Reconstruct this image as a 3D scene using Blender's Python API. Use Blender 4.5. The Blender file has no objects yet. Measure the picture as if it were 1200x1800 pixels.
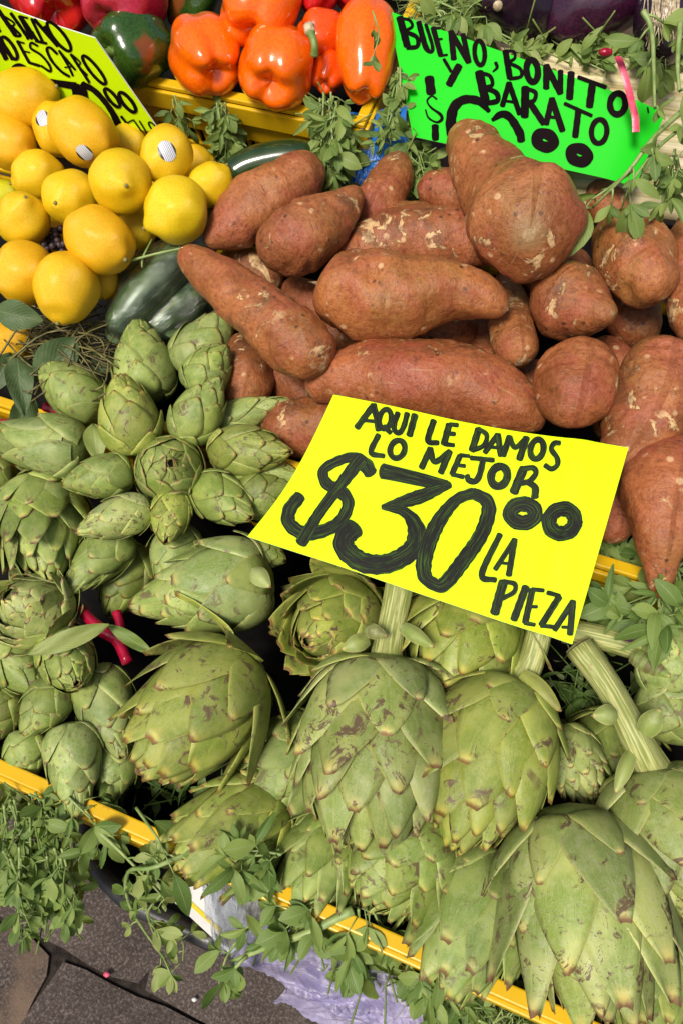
import bpy, math, random
import numpy as np
from mathutils import Matrix, Vector, noise
C = bpy.context.scene
col = C.collection
R = random.Random(7)
# ------------------------------------------------------------------ camera, sky, sun
F = 1412.0; TH = math.radians(52); PSI = math.radians(22); INC = math.radians(20); HC = 1.5
cam_d = bpy.data.cameras.new('camera'); cam_o = bpy.data.objects.new('camera', cam_d); col.objects.link(cam_o)
cam_o.location = (0, 0, HC); cam_o.rotation_euler = (math.radians(90) - TH, 0, 0)
cam_d.sensor_fit = 'VERTICAL'; cam_d.sensor_height = 36; cam_d.sensor_width = 24; cam_d.lens = 36 * F / 1800
cam_d.clip_start = 0.02; cam_d.clip_end = 500
C.camera = cam_o
SUN_EL, SUN_AZ = math.radians(54), math.radians(-150)      # azimuth from +Y clockwise: sun behind-left of camera
W = bpy.data.worlds.new('World'); C.world = W; W.use_nodes = True
nt = W.node_tree; sky = nt.nodes.new('ShaderNodeTexSky'); sky.sky_type = 'NISHITA'; sky.sun_disc = False
sky.sun_elevation = SUN_EL; sky.sun_rotation = SUN_AZ; sky.air_density = 1.0; sky.dust_density = 4.0; sky.ozone_density = 0.6
nt.links.new(sky.outputs[0], nt.nodes['Background'].inputs[0]); nt.nodes['Background'].inputs[1].default_value = 0.075
sd = bpy.data.lights.new('sun', 'SUN'); sd.energy = 2.9; sd.angle = math.radians(16); sd.color = (1, 0.94, 0.84)
so = bpy.data.objects.new('sun', sd); col.objects.link(so)
sv = Vector((math.sin(SUN_AZ) * math.cos(SUN_EL), math.cos(SUN_AZ) * math.cos(SUN_EL), math.sin(SUN_EL)))
so.rotation_euler = sv.to_track_quat('Z', 'Y').to_euler(); so.location = (0, 0, 3)
C.view_settings.view_transform = 'Standard'; C.view_settings.look = 'None'; C.view_settings.exposure = 0.33
C.view_settings.gamma = 1
C.cycles.diffuse_bounces = 2; C.cycles.max_bounces = 6; C.cycles.transparent_max_bounces = 12
# ------------------------------------------------------------------ stall frame and pixel helper
cam = np.array([0, 0, HC]); fw = np.array([0, math.cos(TH), -math.sin(TH)]); rt = np.array([1., 0, 0]); upv = np.cross(rt, fw)
ex = np.array([math.cos(PSI), -math.sin(PSI), 0]); ey = np.array([math.sin(PSI), math.cos(PSI), 0])
es = ey * math.cos(INC) + np.array([0, 0, 1]) * math.sin(INC); nn = np.cross(ex, es)
def ray(u, v): return fw + rt * (u - 600) / F - upv * (v - 900) / F
O = cam + ray(600, 1500) * 0.64
def PT(u, v, h=0.0):
    d = ray(u, v); t = ((O - cam) @ nn + h) / (d @ nn); return cam + d * t
def depth(p): return float((p - cam) @ fw)
def pxm(p, px): return px * depth(p) / F
def S(x, s, h): return O + ex * x + es * s + nn * h
# ------------------------------------------------------------------ object helpers
def mesh(name, V, Fc, uv=None, mat=None, smooth=True):
    m = bpy.data.meshes.new(name); m.from_pydata([tuple(map(float, v)) for v in V], [], [tuple(f) for f in Fc])
    if uv is not None:
        l = m.uv_layers.new(name='UVMap'); idx = np.zeros(len(m.loops), int); m.loops.foreach_get('vertex_index', idx)
        l.data.foreach_set('uv', np.asarray(uv, float)[idx].ravel())
    if smooth: m.polygons.foreach_set('use_smooth', [True] * len(m.polygons))
    if mat: m.materials.append(mat)
    m.update(); return m
def obj(name, data, parent=None, M=None, pinv=None):
    o = bpy.data.objects.new(name, data); col.objects.link(o)
    if parent: o.parent = parent
    if pinv is not None: o.matrix_parent_inverse = pinv
    if M is not None: o.matrix_basis = M
    return o
def tag(o, label, cat, group=None, kind=None):
    if label: o['label'] = label
    if cat: o['category'] = cat
    if group: o['group'] = group
    if kind: o['kind'] = kind
    return o
def root(name, M, label, cat, group=None):
    o = bpy.data.objects.new(name, None); col.objects.link(o); o.empty_display_size = 0.02; o.matrix_basis = M
    return tag(o, label, cat, group)
def rootp(name, p, label, cat, group=None): return root(name, Matrix.Translation(Vector(p)), label, cat, group)
def part(name, m, r):     # mesh in world coordinates under a thing
    return obj(name, m, r, pinv=r.matrix_basis.inverted())
def frame(z, x=None):
    z = np.array(z, float); z /= np.linalg.norm(z)
    a = np.array(x if x is not None else ([0, 0, 1.] if abs(z[2]) < .9 else [1., 0, 0]), float)
    xx = a - z * (a @ z); xx /= np.linalg.norm(xx); return xx, np.cross(z, xx), z
def mat4(x, y, z, p):
    return Matrix(((x[0], y[0], z[0], p[0]), (x[1], y[1], z[1], p[1]), (x[2], y[2], z[2], p[2]), (0, 0, 0, 1)))
def cat_rom(P, n):
    P = np.array(P, float); k = len(P)
    if k == 2: t = np.linspace(0, 1, n)[:, None]; return P[0] * (1 - t) + P[1] * t
    Q = np.vstack([2 * P[0] - P[1], P, 2 * P[-1] - P[-2]]); out = []
    for t in np.linspace(0, k - 1 - 1e-9, n):
        i = int(t); f = t - i; a, b, c, d = Q[i:i + 4]
        out.append(.5 * (2 * b + (c - a) * f + (2 * a - 5 * b + 4 * c - d) * f * f + (3 * b - a - 3 * c + d) * f ** 3))
    return np.array(out)
def tube_arr(P, r, ns, mod=None):
    """P (n,3) centreline, r (n,) radii -> vertices, faces, uv ; closed caps"""
    n = len(P); T = np.gradient(P, axis=0); T /= np.linalg.norm(T, axis=1)[:, None] + 1e-12
    x, _, _ = frame(T[0]); V = []; U = []
    for i in range(n):
        x = x - T[i] * (x @ T[i]); x /= np.linalg.norm(x); y = np.cross(T[i], x)
        for j in range(ns):
            a = 2 * math.pi * j / ns; rr = r[i] * (mod(i / (n - 1), a) if mod else 1)
            V.append(P[i] + (x * math.cos(a) + y * math.sin(a)) * rr); U.append((i / (n - 1), j / ns))
    Fc = [(i * ns + j, i * ns + (j + 1) % ns, (i + 1) * ns + (j + 1) % ns, (i + 1) * ns + j) for i in range(n - 1) for j in range(ns)]
    a = len(V); V.append(P[0] - T[0] * r[0] * .15); V.append(P[-1] + T[-1] * r[-1] * .15); U += [(0, .5), (1, .5)]
    Fc += [(a, (j + 1) % ns, j) for j in range(ns)] + [(a + 1, (n - 1) * ns + j, (n - 1) * ns + (j + 1) % ns) for j in range(ns)]
    return V, Fc, U
class MB:
    def __init__(s): s.V = []; s.F = []; s.U = []
    def add(s, V, Fc, U=None):
        b = len(s.V); s.V += [tuple(v) for v in V]; s.F += [tuple(i + b for i in f) for f in Fc]; s.U += list(U) if U is not None else [(0, 0)] * len(V)
    def tube(s, P, r, ns=6, n=None, mod=None):
        P = np.array(P, float); r = np.array(r, float) * np.ones(len(P))
        if n: A = cat_rom(np.hstack([P, r[:, None]]), n); P = A[:, :3]; r = np.maximum(A[:, 3], 1e-5)
        s.add(*tube_arr(P, r, ns, mod))
    def box(s, o, a, b, c):   # origin corner plus three edge vectors
        o, a, b, c = map(np.array, (o, a, b, c)); V = [o, o + a, o + a + b, o + b, o + c, o + a + c, o + a + b + c, o + b + c]
        s.add(V, [(3, 2, 1, 0), (4, 5, 6, 7), (0, 1, 5, 4), (1, 2, 6, 5), (2, 3, 7, 6), (3, 0, 4, 7)])
    def mesh(s, name, mat, smooth=True): return mesh(name, s.V, s.F, s.U, mat, smooth)
def bevel(o, w=.002, seg=2):
    b = o.modifiers.new('bevel', 'BEVEL'); b.width = w; b.segments = seg; b.limit_method = 'ANGLE'; return o
# ------------------------------------------------------------------ material helper
class NT:
    def __init__(s, name, rough=.5, spec=.5):
        s.m = bpy.data.materials.new(name); s.m.use_nodes = True; s.t = s.m.node_tree; s.b = s.t.nodes['Principled BSDF']
        s.set(Roughness=rough); s.b.inputs['Specular IOR Level'].default_value = spec; s.out = s.t.nodes['Material Output']
    def set(s, **k):
        for a, v in k.items(): s.b.inputs[a.replace('_', ' ')].default_value = v
    def n(s, ty, **k):
        nd = s.t.nodes.new(ty)
        for a, v in k.items(): setattr(nd, a, v)
        return nd
    def L(s, a, b): s.t.links.new(a, b)
    def val(s, x, sock):
        if hasattr(x, 'is_output'): s.L(x, sock)
        else:
            if isinstance(x, (tuple, list)) and len(x) == 3 and sock.type == 'RGBA': x = (*x, 1)
            sock.default_value = x
    def coord(s, kind='Object', scale=(1, 1, 1), rnd=True):
        tc = s.n('ShaderNodeTexCoord'); mp = s.n('ShaderNodeMapping'); s.L(tc.outputs[kind], mp.inputs[0]); mp.inputs['Scale'].default_value = scale
        if rnd:
            oi = s.n('ShaderNodeObjectInfo'); mm = s.math('MULTIPLY', oi.outputs['Random'], 37.0); cb = s.n('ShaderNodeCombineXYZ')
            for i in range(3): s.L(mm, cb.inputs[i])
            s.L(cb.outputs[0], mp.inputs['Location'])
        return mp.outputs[0]
    def math(s, op, a, b=0.0, clamp=False):
        nd = s.n('ShaderNodeMath', operation=op, use_clamp=clamp); s.val(a, nd.inputs[0]); s.val(b, nd.inputs[1]); return nd.outputs[0]
    def noise(s, co, sc, det=4, rough=.55, dist=0):
        nd = s.n('ShaderNodeTexNoise'); s.L(co, nd.inputs['Vector']); nd.inputs['Scale'].default_value = sc; nd.inputs['Detail'].default_value = det
        nd.inputs['Roughness'].default_value = rough; nd.inputs['Distortion'].default_value = dist; return nd.outputs[0]
    def vor(s, co, sc, feat='F1'):
        nd = s.n('ShaderNodeTexVoronoi', feature=feat); s.L(co, nd.inputs['Vector']); nd.inputs['Scale'].default_value = sc; return nd.outputs[0]
    def ramp(s, x, lo, hi, a=0.0, b=1.0):
        nd = s.n('ShaderNodeMapRange', interpolation_type='SMOOTHSTEP'); s.val(x, nd.inputs[0])
        for i, v in enumerate((lo, hi, a, b)): nd.inputs[i + 1].default_value = v
        return nd.outputs[0]
    def mix(s, f, a, b, bt='MIX'):
        nd = s.n('ShaderNodeMix', data_type='RGBA', blend_type=bt); s.val(f, nd.inputs[0]); s.val(a, nd.inputs[6]); s.val(b, nd.inputs[7]); return nd.outputs[2]
    def bump(s, h, st=.3, d=.001, nrm=None):
        nd = s.n('ShaderNodeBump'); s.L(h, nd.inputs['Height']); nd.inputs['Strength'].default_value = st; nd.inputs['Distance'].default_value = d
        if nrm is not None: s.L(nrm, nd.inputs['Normal'])
        return nd.outputs[0]
    def fin(s, colr=None, nrm=None, rough=None):
        if colr is not None: s.val(colr, s.b.inputs['Base Color'])
        if nrm is not None: s.L(nrm, s.b.inputs['Normal'])
        if rough is not None: s.L(rough, s.b.inputs['Roughness'])
        return s.m
# --- artichoke bract
def m_bract():
    t = NT('artichoke_skin', .42, .4); uvn = t.n('ShaderNodeTexCoord'); sp = t.n('ShaderNodeSeparateXYZ'); t.L(uvn.outputs['UV'], sp.inputs[0])
    u, v = sp.outputs[0], sp.outputs[1]; oi = t.n('ShaderNodeObjectInfo')
    co = t.coord('Object', (1, 1, 1)); uvc = t.coord('UV', (22, 1.6, 1)); big = t.noise(co, 3.2, 3)
    c = t.mix(t.ramp(big, .38, .66), (.172, .258, .036), (.375, .430, .100))
    c = t.mix(t.math('MULTIPLY', oi.outputs['Random'], .45), c, (.18, .24, .035))
    fib = t.noise(uvc, 3.0, 3, .6); c = t.mix(t.ramp(fib, .35, .75, 0, .30), c, (.40, .44, .13))
    # waxy grey bloom in mottled patches
    bl = t.noise(co, 15, 9, .76); c = t.mix(t.ramp(bl, .48, .62, 0, .34), c, (.39, .42, .17)); c = t.mix(t.ramp(t.noise(co, 70, 4, .7), .5, .66, 0, .28), c, (.42, .44, .22))
    # lighter towards the margins, yellow point
    au = t.math('ABSOLUTE', t.math('SUBTRACT', t.math('MULTIPLY', u, 2.0), 1.0))
    c = t.mix(t.ramp(au, .86, .99, 0, .8), c, (.44, .46, .12))
    mr = t.math('MULTIPLY', t.ramp(au, .0, .08, .30, 0), t.ramp(v, .5, .95)); c = t.mix(mr, c, (.45, .48, .14))
    tipn = t.math('ADD', v, t.math('MULTIPLY', t.noise(co, 14, 3), .08)); c = t.mix(t.math('MULTIPLY', t.ramp(tipn, .90, 1.0, 0, .85), t.ramp(au, .9, .2)), c, (.50, .45, .11))
    c = t.mix(t.ramp(tipn, .985, 1.03, 0, .9), c, (.20, .10, .04))
    c = t.mix(1.0, c, oi.outputs['Color'], 'MULTIPLY')
    # bruises and scratches, amount per artichoke in colour alpha
    sc_ = t.coord('Object', (1, 1, 1)); b1 = t.noise(sc_, 6.0, 9, .74, 1.2); amt = oi.outputs['Alpha']
    br = t.math('MULTIPLY', t.ramp(b1, .535, .595), t.ramp(t.noise(co, 2.4, 2), .40, .56)); br = t.math('MULTIPLY', br, amt, True)
    c = t.mix(br, c, (.13, .085, .045))
    spk = t.vor(t.coord('Object', (1, 1, 1)), 42); c = t.mix(t.math('MULTIPLY', t.ramp(spk, .10, .22, .8, 0), t.ramp(t.noise(co, 5, 2), .48, .58)), c, (.11, .08, .04))
    hb = t.math('ADD', t.math('MULTIPLY', fib, .6), t.math('MULTIPLY', t.noise(co, 30, 5, .7), .8))
    t.fin(c, t.bump(hb, .35, .0011), t.ramp(t.noise(co, 12, 3), .3, .7, .36, .6))
    t.b.inputs['Subsurface Weight'].default_value = 0.0
    return t.m
M_BR = m_bract()
def m_simple(name, c1, c2, sc=20, rough=.5, spec=.5, bst=.3, bsc=None, bd=.001, rnd=0, c3=None):
    t = NT(name, rough, spec); co = t.coord(); n = t.noise(co, sc, 5, .6); c = t.mix(t.ramp(n, .35, .65), c1, c2)
    if c3: c = t.mix(t.ramp(t.noise(co, sc * .37, 6, .7), .52, .66), c, c3)
    if rnd:
        oi = t.n('ShaderNodeObjectInfo'); c = t.mix(t.math('MULTIPLY', oi.outputs['Random'], rnd), c, (c1[0] * .35, c1[1] * .4, c1[2] * .35))
    return t.fin(c, t.bump(t.noise(co, bsc or sc * 4, 5, .7), bst, bd))
M_CORE = m_simple('artichoke_heart', (.10, .14, .03), (.16, .2, .05), 20)
def m_stem():
    t = NT('artichoke_stem', .5, .4); sp = t.coord('UV', (1.5, 14, 1), False); n = t.noise(sp, 2, 3, .6); co = t.coord()
    c = t.mix(t.ramp(n, .4, .62), (.22, .26, .06), (.50, .50, .20)); c = t.mix(t.ramp(t.noise(co, 60, 5, .7), .6, .72, 0, .7), c, (.26, .17, .06))
    return t.fin(c, t.bump(n, .6, .0015))
M_STEM = m_stem()
M_CUT = m_simple('cut_stem_end', (.62, .58, .34), (.42, .34, .16), 120)
M_PURP = m_simple('purple_bract_base', (.10, .03, .07), (.22, .2, .08), 60)
def m_potato():
    t = NT('sweet_potato_skin', .52, .35); co = t.coord(); oi = t.n('ShaderNodeObjectInfo')
    uvc = t.coord('UV', (34, 13, 1)); uvl = t.coord('UV', (5, 34, 1))
    n1 = t.noise(co, 13, 6, .62); c = t.mix(t.ramp(n1, .34, .66), (.225, .066, .018), (.41, .140, .044))
    c = t.mix(t.ramp(t.noise(co, 22, 4, .6), .50, .64, 0, .5), c, (.34, .072, .042))
    c = t.mix(t.ramp(t.noise(co, 12, 5, .7), .50, .64, 0, .7), c, (.30, .135, .035))
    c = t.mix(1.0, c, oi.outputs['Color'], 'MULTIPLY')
    # fine lighter and darker grain
    g = t.noise(co, 230, 4, .75); c = t.mix(t.ramp(g, .40, .75, 0, .20), c, (.60, .30, .17)); c = t.mix(t.ramp(g, .5, .30, 0, .75), c, (.17, .055, .03))
    # cross wrinkles / lenticels (around the root)
    w = t.noise(uvc, 1.0, 5, .7, .6); c = t.mix(t.ramp(w, .60, .66, 0, .6), c, (.16, .055, .028))
    w2 = t.noise(uvl, 1.0, 5, .7, .4); c = t.mix(t.ramp(w2, .64, .70, 0, .4), c, (.55, .33, .17))
    # pale torn-skin scuffs
    s1 = t.noise(co, 34, 7, .66, .8); gate = t.ramp(t.noise(co, 17, 2), .52, .60)
    sc = t.math('MULTIPLY', t.ramp(s1, .575, .60), gate); c = t.mix(t.math('MULTIPLY', sc, .85), c, (.72, .49, .235))
    fl = t.vor(co, 62); c = t.mix(t.math('MULTIPLY', t.ramp(fl, .14, .24, .8, 0), t.ramp(t.noise(co, 26, 2), .50, .58)), c, (.66, .42, .22))
    pit = t.vor(co, 88); c = t.mix(t.math('MULTIPLY', t.ramp(pit, .12, .24, .9, 0), t.ramp(t.noise(co, 24, 3), .50, .60)), c, (.09, .035, .02))
    dk = t.noise(co, 17, 7, .75); c = t.mix(t.ramp(dk, .54, .66, 0, .75), c, (.13, .055, .025))
    sp = t.n('ShaderNodeSeparateXYZ'); tc = t.n('ShaderNodeTexCoord'); t.L(tc.outputs['UV'], sp.inputs[0])
    e = t.math('ABSOLUTE', t.math('SUBTRACT', t.math('MULTIPLY', sp.outputs[0], 2.0), 1.0)); e = t.math('ADD', e, t.math('MULTIPLY', s1, .06))
    c = t.mix(t.ramp(e, .985, 1.02, 0, .7), c, (.30, .18, .08)); c = t.mix(t.ramp(e, 1.022, 1.032, 0, .6), c, (.58, .44, .25))
    h = t.math('ADD', t.math('MULTIPLY', w, .5), t.math('MULTIPLY', g, .35)); h = t.math('ADD', h, t.math('MULTIPLY', n1, .8)); h = t.math('ADD', h, t.math('MULTIPLY', t.noise(co, 70, 5, .65), .9)); h = t.math('SUBTRACT', h, t.math('MULTIPLY', sc, .25))
    t.fin(c, t.bump(h, .8, .0030), t.ramp(g, .3, .7, .28, .46)); return t.m
M_POT = m_potato()
def m_lemon():
    t = NT('lemon_peel', .32, .5); co = t.coord(); oi = t.n('ShaderNodeObjectInfo')
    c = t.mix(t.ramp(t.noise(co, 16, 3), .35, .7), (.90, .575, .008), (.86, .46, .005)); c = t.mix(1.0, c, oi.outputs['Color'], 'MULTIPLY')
    c = t.mix(t.ramp(t.noise(co, 50, 6, .75), .66, .74, 0, .6), c, (.42, .17, .01))
    p = t.vor(co, 420); pr = t.ramp(p, .0, .5); c = t.mix(t.ramp(p, 0, .35, .18, 0), c, (.6, .27, .005))
    h = t.math('ADD', pr, t.math('MULTIPLY', t.noise(co, 90, 3), 1.2))
    t.fin(c, t.bump(h, .45, .0010)); t.set(Coat_Weight=.15, Coat_Roughness=.3); t.b.inputs['Subsurface Weight'].default_value = .06; t.b.inputs['Subsurface Radius'].default_value = (.01, .006, .002)
    return t.m
M_LEM = m_lemon(); M_NIP = m_simple('lemon_stem_button', (.30, .28, .06), (.16, .10, .04), 300)
def m_pepper(name, c1, c2, c3=None):
    t = NT(name, .17, .5); co = t.coord(); c = t.mix(t.ramp(t.noise(co, 14, 3), .35, .65), c1, c2)
    if c3: c = t.mix(t.ramp(t.noise(t.coord(rnd=False), 1.1, 1), .58, .66), c, c3)
    c = t.mix(t.ramp(t.noise(co, 160, 4, .7), .68, .75, 0, .3), c, tuple(min(1, x * 2.5) for x in c1))
    t.fin(c, t.bump(t.noise(co, 45, 4, .6), .12, .001)); t.set(Coat_Weight=.6, Coat_Roughness=.06); return t.m
M_PO = m_pepper('orange_pepper_skin', (.92, .155, .002), (.88, .115, .001)); M_PR = m_pepper('red_pepper_skin', (.62, .012, .012), (.5, .01, .016))
M_PM = m_pepper('crimson_pepper_skin', (.36, .012, .035), (.45, .02, .04)); M_PG = m_pepper('dark_green_pepper_skin', (.020, .060, .008), (.035, .09, .012), (.20, .055, .01))
M_PRO = m_pepper('red_orange_pepper_skin', (.75, .06, .003), (.80, .09, .003))
M_CAL = m_simple('green_calyx', (.12, .2, .04), (.2, .28, .07), 120); M_CORK = m_simple('corky_stem_end', (.62, .52, .34), (.35, .26, .15), 200)
M_EGG = m_pepper('eggplant_skin', (.012, .004, .012), (.02, .006, .018)); M_EGG2 = m_pepper('purple_eggplant_skin', (.05, .008, .03), (.025, .006, .02))
def m_film(name, tint, op=.35, rough=.12, fold=(9, 9, 9), gl_=1.6):
    t = NT(name); tr = t.n('ShaderNodeBsdfTransparent'); tr.inputs[0].default_value = (*tint, 1)
    gl = t.n('ShaderNodeBsdfGlossy'); gl.inputs[0].default_value = (1, 1, 1, 1); gl.inputs['Roughness'].default_value = rough
    df = t.n('ShaderNodeBsdfDiffuse'); df.inputs[0].default_value = (*tint, 1); tl = t.n('ShaderNodeBsdfTranslucent'); tl.inputs[0].default_value = (*tint, 1)
    co = t.coord('Object', fold, False); h = t.noise(co, 3, 6, .62, 1.4); nr = t.bump(h, .8, .005)
    for q in (gl, df, tl): t.L(nr, q.inputs['Normal'])
    a = t.n('ShaderNodeMixShader'); a.inputs[0].default_value = .5; t.L(df.outputs[0], a.inputs[1]); t.L(tl.outputs[0], a.inputs[2])
    fr = t.n('ShaderNodeFresnel'); fr.inputs[0].default_value = 1.5; t.L(nr, fr.inputs['Normal'])
    b = t.n('ShaderNodeMixShader'); t.L(t.math('MULTIPLY', t.ramp(h, .35, .7, .5, 1.3), op, True), b.inputs[0]); t.L(tr.outputs[0], b.inputs[1]); t.L(a.outputs[0], b.inputs[2])
    c = t.n('ShaderNodeMixShader'); t.L(t.math('MULTIPLY', fr.outputs[0], gl_, True), c.inputs[0]); t.L(b.outputs[0], c.inputs[1]); t.L(gl.outputs[0], c.inputs[2]); t.L(c.outputs[0], t.out.inputs[0]); return t.m
M_FILM = m_film('cling_film', (.82, .88, .84), .05, .06, (14, 14, 30)); M_CLEAR = m_film('clear_plastic', (.76, .80, .88), .5, .2, (10, 4, 4), 1.2)
M_LILAC = m_film('lilac_plastic', (.62, .57, .86), .84, .38, (3, 7, 3), .8)
M_BLUE = m_simple('blue_plastic', (.01, .10, .42), (.02, .16, .55), 20, .3, .5, .4, 30, .01)
M_CUC = NT('cucumber_skin', .25); _co = M_CUC.coord('UV', (2, 9, 1)); _n = M_CUC.noise(_co, 2, 4); _c = M_CUC.mix(M_CUC.ramp(_n, .45, .7), (.045, .095, .022), (.17, .25, .08))
_c = M_CUC.mix(M_CUC.ramp(M_CUC.noise(_co, 2.2, 2), .60, .72, 0, .6), _c, (.35, .38, .10)); M_CUC = M_CUC.fin(_c, M_CUC.bump(M_CUC.noise(M_CUC.coord(), 130, 4), .3, .001))
M_ZUC = m_pepper('zucchini_skin', (.012, .035, .008), (.03, .065, .015))
M_BLKV = m_simple('black_shiny_skin', (.006, .008, .006), (.012, .014, .01), 20, .18)
def m_leaf(name, c1, c2, back):
    t = NT(name, .5, .35); co = t.coord(); g = t.n('ShaderNodeNewGeometry'); oi = t.n('ShaderNodeObjectInfo')
    c = t.mix(oi.outputs['Random'], c1, c2); c = t.mix(t.ramp(t.noise(co, 60, 4, .6), .45, .75, 0, .5), c, back)
    c = t.mix(t.math('MULTIPLY', g.outputs['Backfacing'], .8), c, back)
    uv = t.n('ShaderNodeTexCoord'); sp = t.n('ShaderNodeSeparateXYZ'); t.L(uv.outputs['UV'], sp.inputs[0]); au = t.math('ABSOLUTE', t.math('SUBTRACT', sp.outputs[0], .5))
    vein = t.n('ShaderNodeTexWave'); vein.wave_type = 'BANDS'; vein.bands_direction = 'Y'
    cb = t.n('ShaderNodeCombineXYZ'); t.L(t.math('ADD', sp.outputs[1], t.math('MULTIPLY', au, -.9)), cb.inputs[1]); t.L(cb.outputs[0], vein.inputs[0]); vein.inputs['Scale'].default_value = 3.2; vein.inputs['Distortion'].default_value = .4
    c = t.mix(t.ramp(vein.outputs['Fac'], .8, 1, 0, .16), c, back)
    c = t.mix(t.ramp(au, .015, .035, .55, 0), c, back); t.fin(c, t.bump(vein.outputs['Fac'], .25, .0006))
    tl = t.n('ShaderNodeBsdfTranslucent'); t.L(t.mix(1.0, c, (.9, 1.0, .3), 'MULTIPLY'), tl.inputs[0]); mx = t.n('ShaderNodeMixShader'); mx.inputs[0].default_value = .28
    t.L(t.b.outputs[0], mx.inputs[1]); t.L(tl.outputs[0], mx.inputs[2]); t.L(mx.outputs[0], t.out.inputs[0]); return t.m
M_ALF = m_leaf('alfalfa_leaf', (.085, .17, .025), (.26, .35, .075), (.34, .41, .18)); M_BAY = m_leaf('bay_leaf', (.055, .10, .035), (.10, .16, .06), (.2, .26, .12))
M_YLF = m_leaf('yellow_green_leaf', (.26, .33, .08), (.36, .42, .13), (.42, .48, .22))
M_ASTM = m_simple('alfalfa_stem', (.16, .25, .06), (.30, .38, .13), 60)
M_TWIG = m_simple('dry_twig', (.09, .075, .022), (.24, .21, .06), 80, rnd=.6, c3=(.09, .04, .02))
def m_card(name, c1):
    t = NT(name, .5, .15); co = t.coord(rnd=False); c = t.mix(t.ramp(t.noise(co, 3, 3), .3, .8), c1, tuple(x * .93 for x in c1))
    c = t.mix(t.ramp(t.noise(co, 260, 4, .8), .735, .79, 0, .5), c, (.25, .25, .05)); return t.fin(c, t.bump(t.noise(co, 260, 3), .05, .0003))
M_YC = m_card('fluorescent_yellow_card', (.64, .95, .003)); M_GC = m_card('fluorescent_green_card', (.001, .58, .003))
M_WHITE = m_simple('white_card_core', (.75, .75, .72), (.8, .8, .78), 20)
def m_ink():
    t = NT('black_marker_ink', .6, .18); uv = t.coord('UV', (.35, 3.2, 1), False); n = t.noise(uv, 2.6, 4, .6)
    c = t.mix(t.ramp(n, .50, .64, 0, .85), (.007, .007, .006), (.05, .11, .012)); return t.fin(c, rough=t.ramp(n, .3, .7, .5, .7))
M_INK = m_ink(); M_INKG = m_simple('solid_marker_ink', (.004, .003, .003), (.010, .005, .006), 12, .75, .04)
def m_crate():
    t = NT('yellow_crate_plastic', .33); co = t.coord(rnd=False); c = t.mix(t.ramp(t.noise(co, 7, 4), .35, .7), (.64, .385, .005), (.74, .45, .009))
    c = t.mix(t.ramp(t.noise(co, 60, 7, .75), .60, .72, 0, .6), c, (.20, .11, .03)); return t.fin(c, t.bump(t.noise(co, 90, 5), .2, .001))
M_YCR = m_crate()
M_BLACKP = m_simple('black_bin_plastic', (.02, .021, .024), (.035, .036, .040), 30, .35); M_WOOD = m_simple('dark_wood', (.05, .03, .018), (.09, .055, .03), 20, .7)
M_STRAW = NT('palm_strip', .5); _co = M_STRAW.coord('UV', (2, 20, 1)); _k = M_STRAW.coord()
_c = M_STRAW.mix(M_STRAW.ramp(M_STRAW.noise(_co, 1.5, 4), .3, .7), (.40, .31, .13), (.62, .54, .30)); _c = M_STRAW.mix(M_STRAW.ramp(M_STRAW.noise(_k, 8, 3), .45, .7, 0, .6), _c, (.68, .62, .42))
M_STRAW = M_STRAW.fin(_c, M_STRAW.bump(M_STRAW.noise(_co, 1.5, 4), .5, .001))
M_PINK = m_simple('pink_ribbon', (.75, .05, .12), (.8, .14, .22), 60, .3); M_RED = m_simple('red_glossy_stalk', (.38, .005, .035), (.22, .004, .02), 60, .18)
M_CARTON = m_simple('white_carton', (.7, .7, .68), (.62, .62, .6), 20); M_YSTR = m_simple('yellow_print', (.75, .62, .03), (.7, .55, .03), 20)
def m_stone():
    t = NT('paving_stone', .8, .3); co = t.coord(); oi = t.n('ShaderNodeObjectInfo'); n = t.noise(co, 9, 6, .65)
    c = t.mix(t.ramp(n, .3, .7), (.062, .045, .038), (.115, .088, .076)); c = t.mix(t.math('MULTIPLY', oi.outputs['Random'], .45), c, (.05, .038, .034))
    g = t.noise(co, 230, 5, .8); c = t.mix(t.ramp(g, .50, .62, 0, .7), c, (.24, .20, .175)); c = t.mix(t.ramp(g, .48, .33, 0, .7), c, (.02, .016, .015))
    c = t.mix(t.math('MULTIPLY', oi.outputs['Alpha'], t.ramp(t.noise(co, 6, 4, .6), .40, .56)), c, (.19, .13, .09))
    return t.fin(c, t.bump(t.math('ADD', g, t.math('MULTIPLY', n, 1.5)), .7, .004))
M_STONE = m_stone(); M_JOINT = m_simple('joint_dirt', (.018, .014, .012), (.04, .032, .027), 60, .95, .2, .8, 90, .006)
M_STK = NT('fruit_sticker_print', .35); _co = M_STK.coord('UV', (1, 1, 1), False); _s = M_STK.n('ShaderNodeSeparateXYZ'); M_STK.L(_co, _s.inputs[0])
_w = M_STK.math('SINE', M_STK.math('MULTIPLY', _s.outputs[1], 62.0)); _bn = M_STK.math('GREATER_THAN', M_STK.noise(M_STK.coord('UV', (5, 60, 1), False), 1, 2), .5)
_c = M_STK.mix(M_STK.ramp(_w, .45, .7), (.72, .73, .76), (.10, .12, .2)); _c = M_STK.mix(M_STK.math('GREATER_THAN', _s.outputs[1], .84), _c, (.02, .02, .025)); _c = M_STK.mix(M_STK.math('LESS_THAN', _s.outputs[1], .10), _c, (.02, .02, .025))
M_STK = M_STK.fin(_c)
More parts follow.
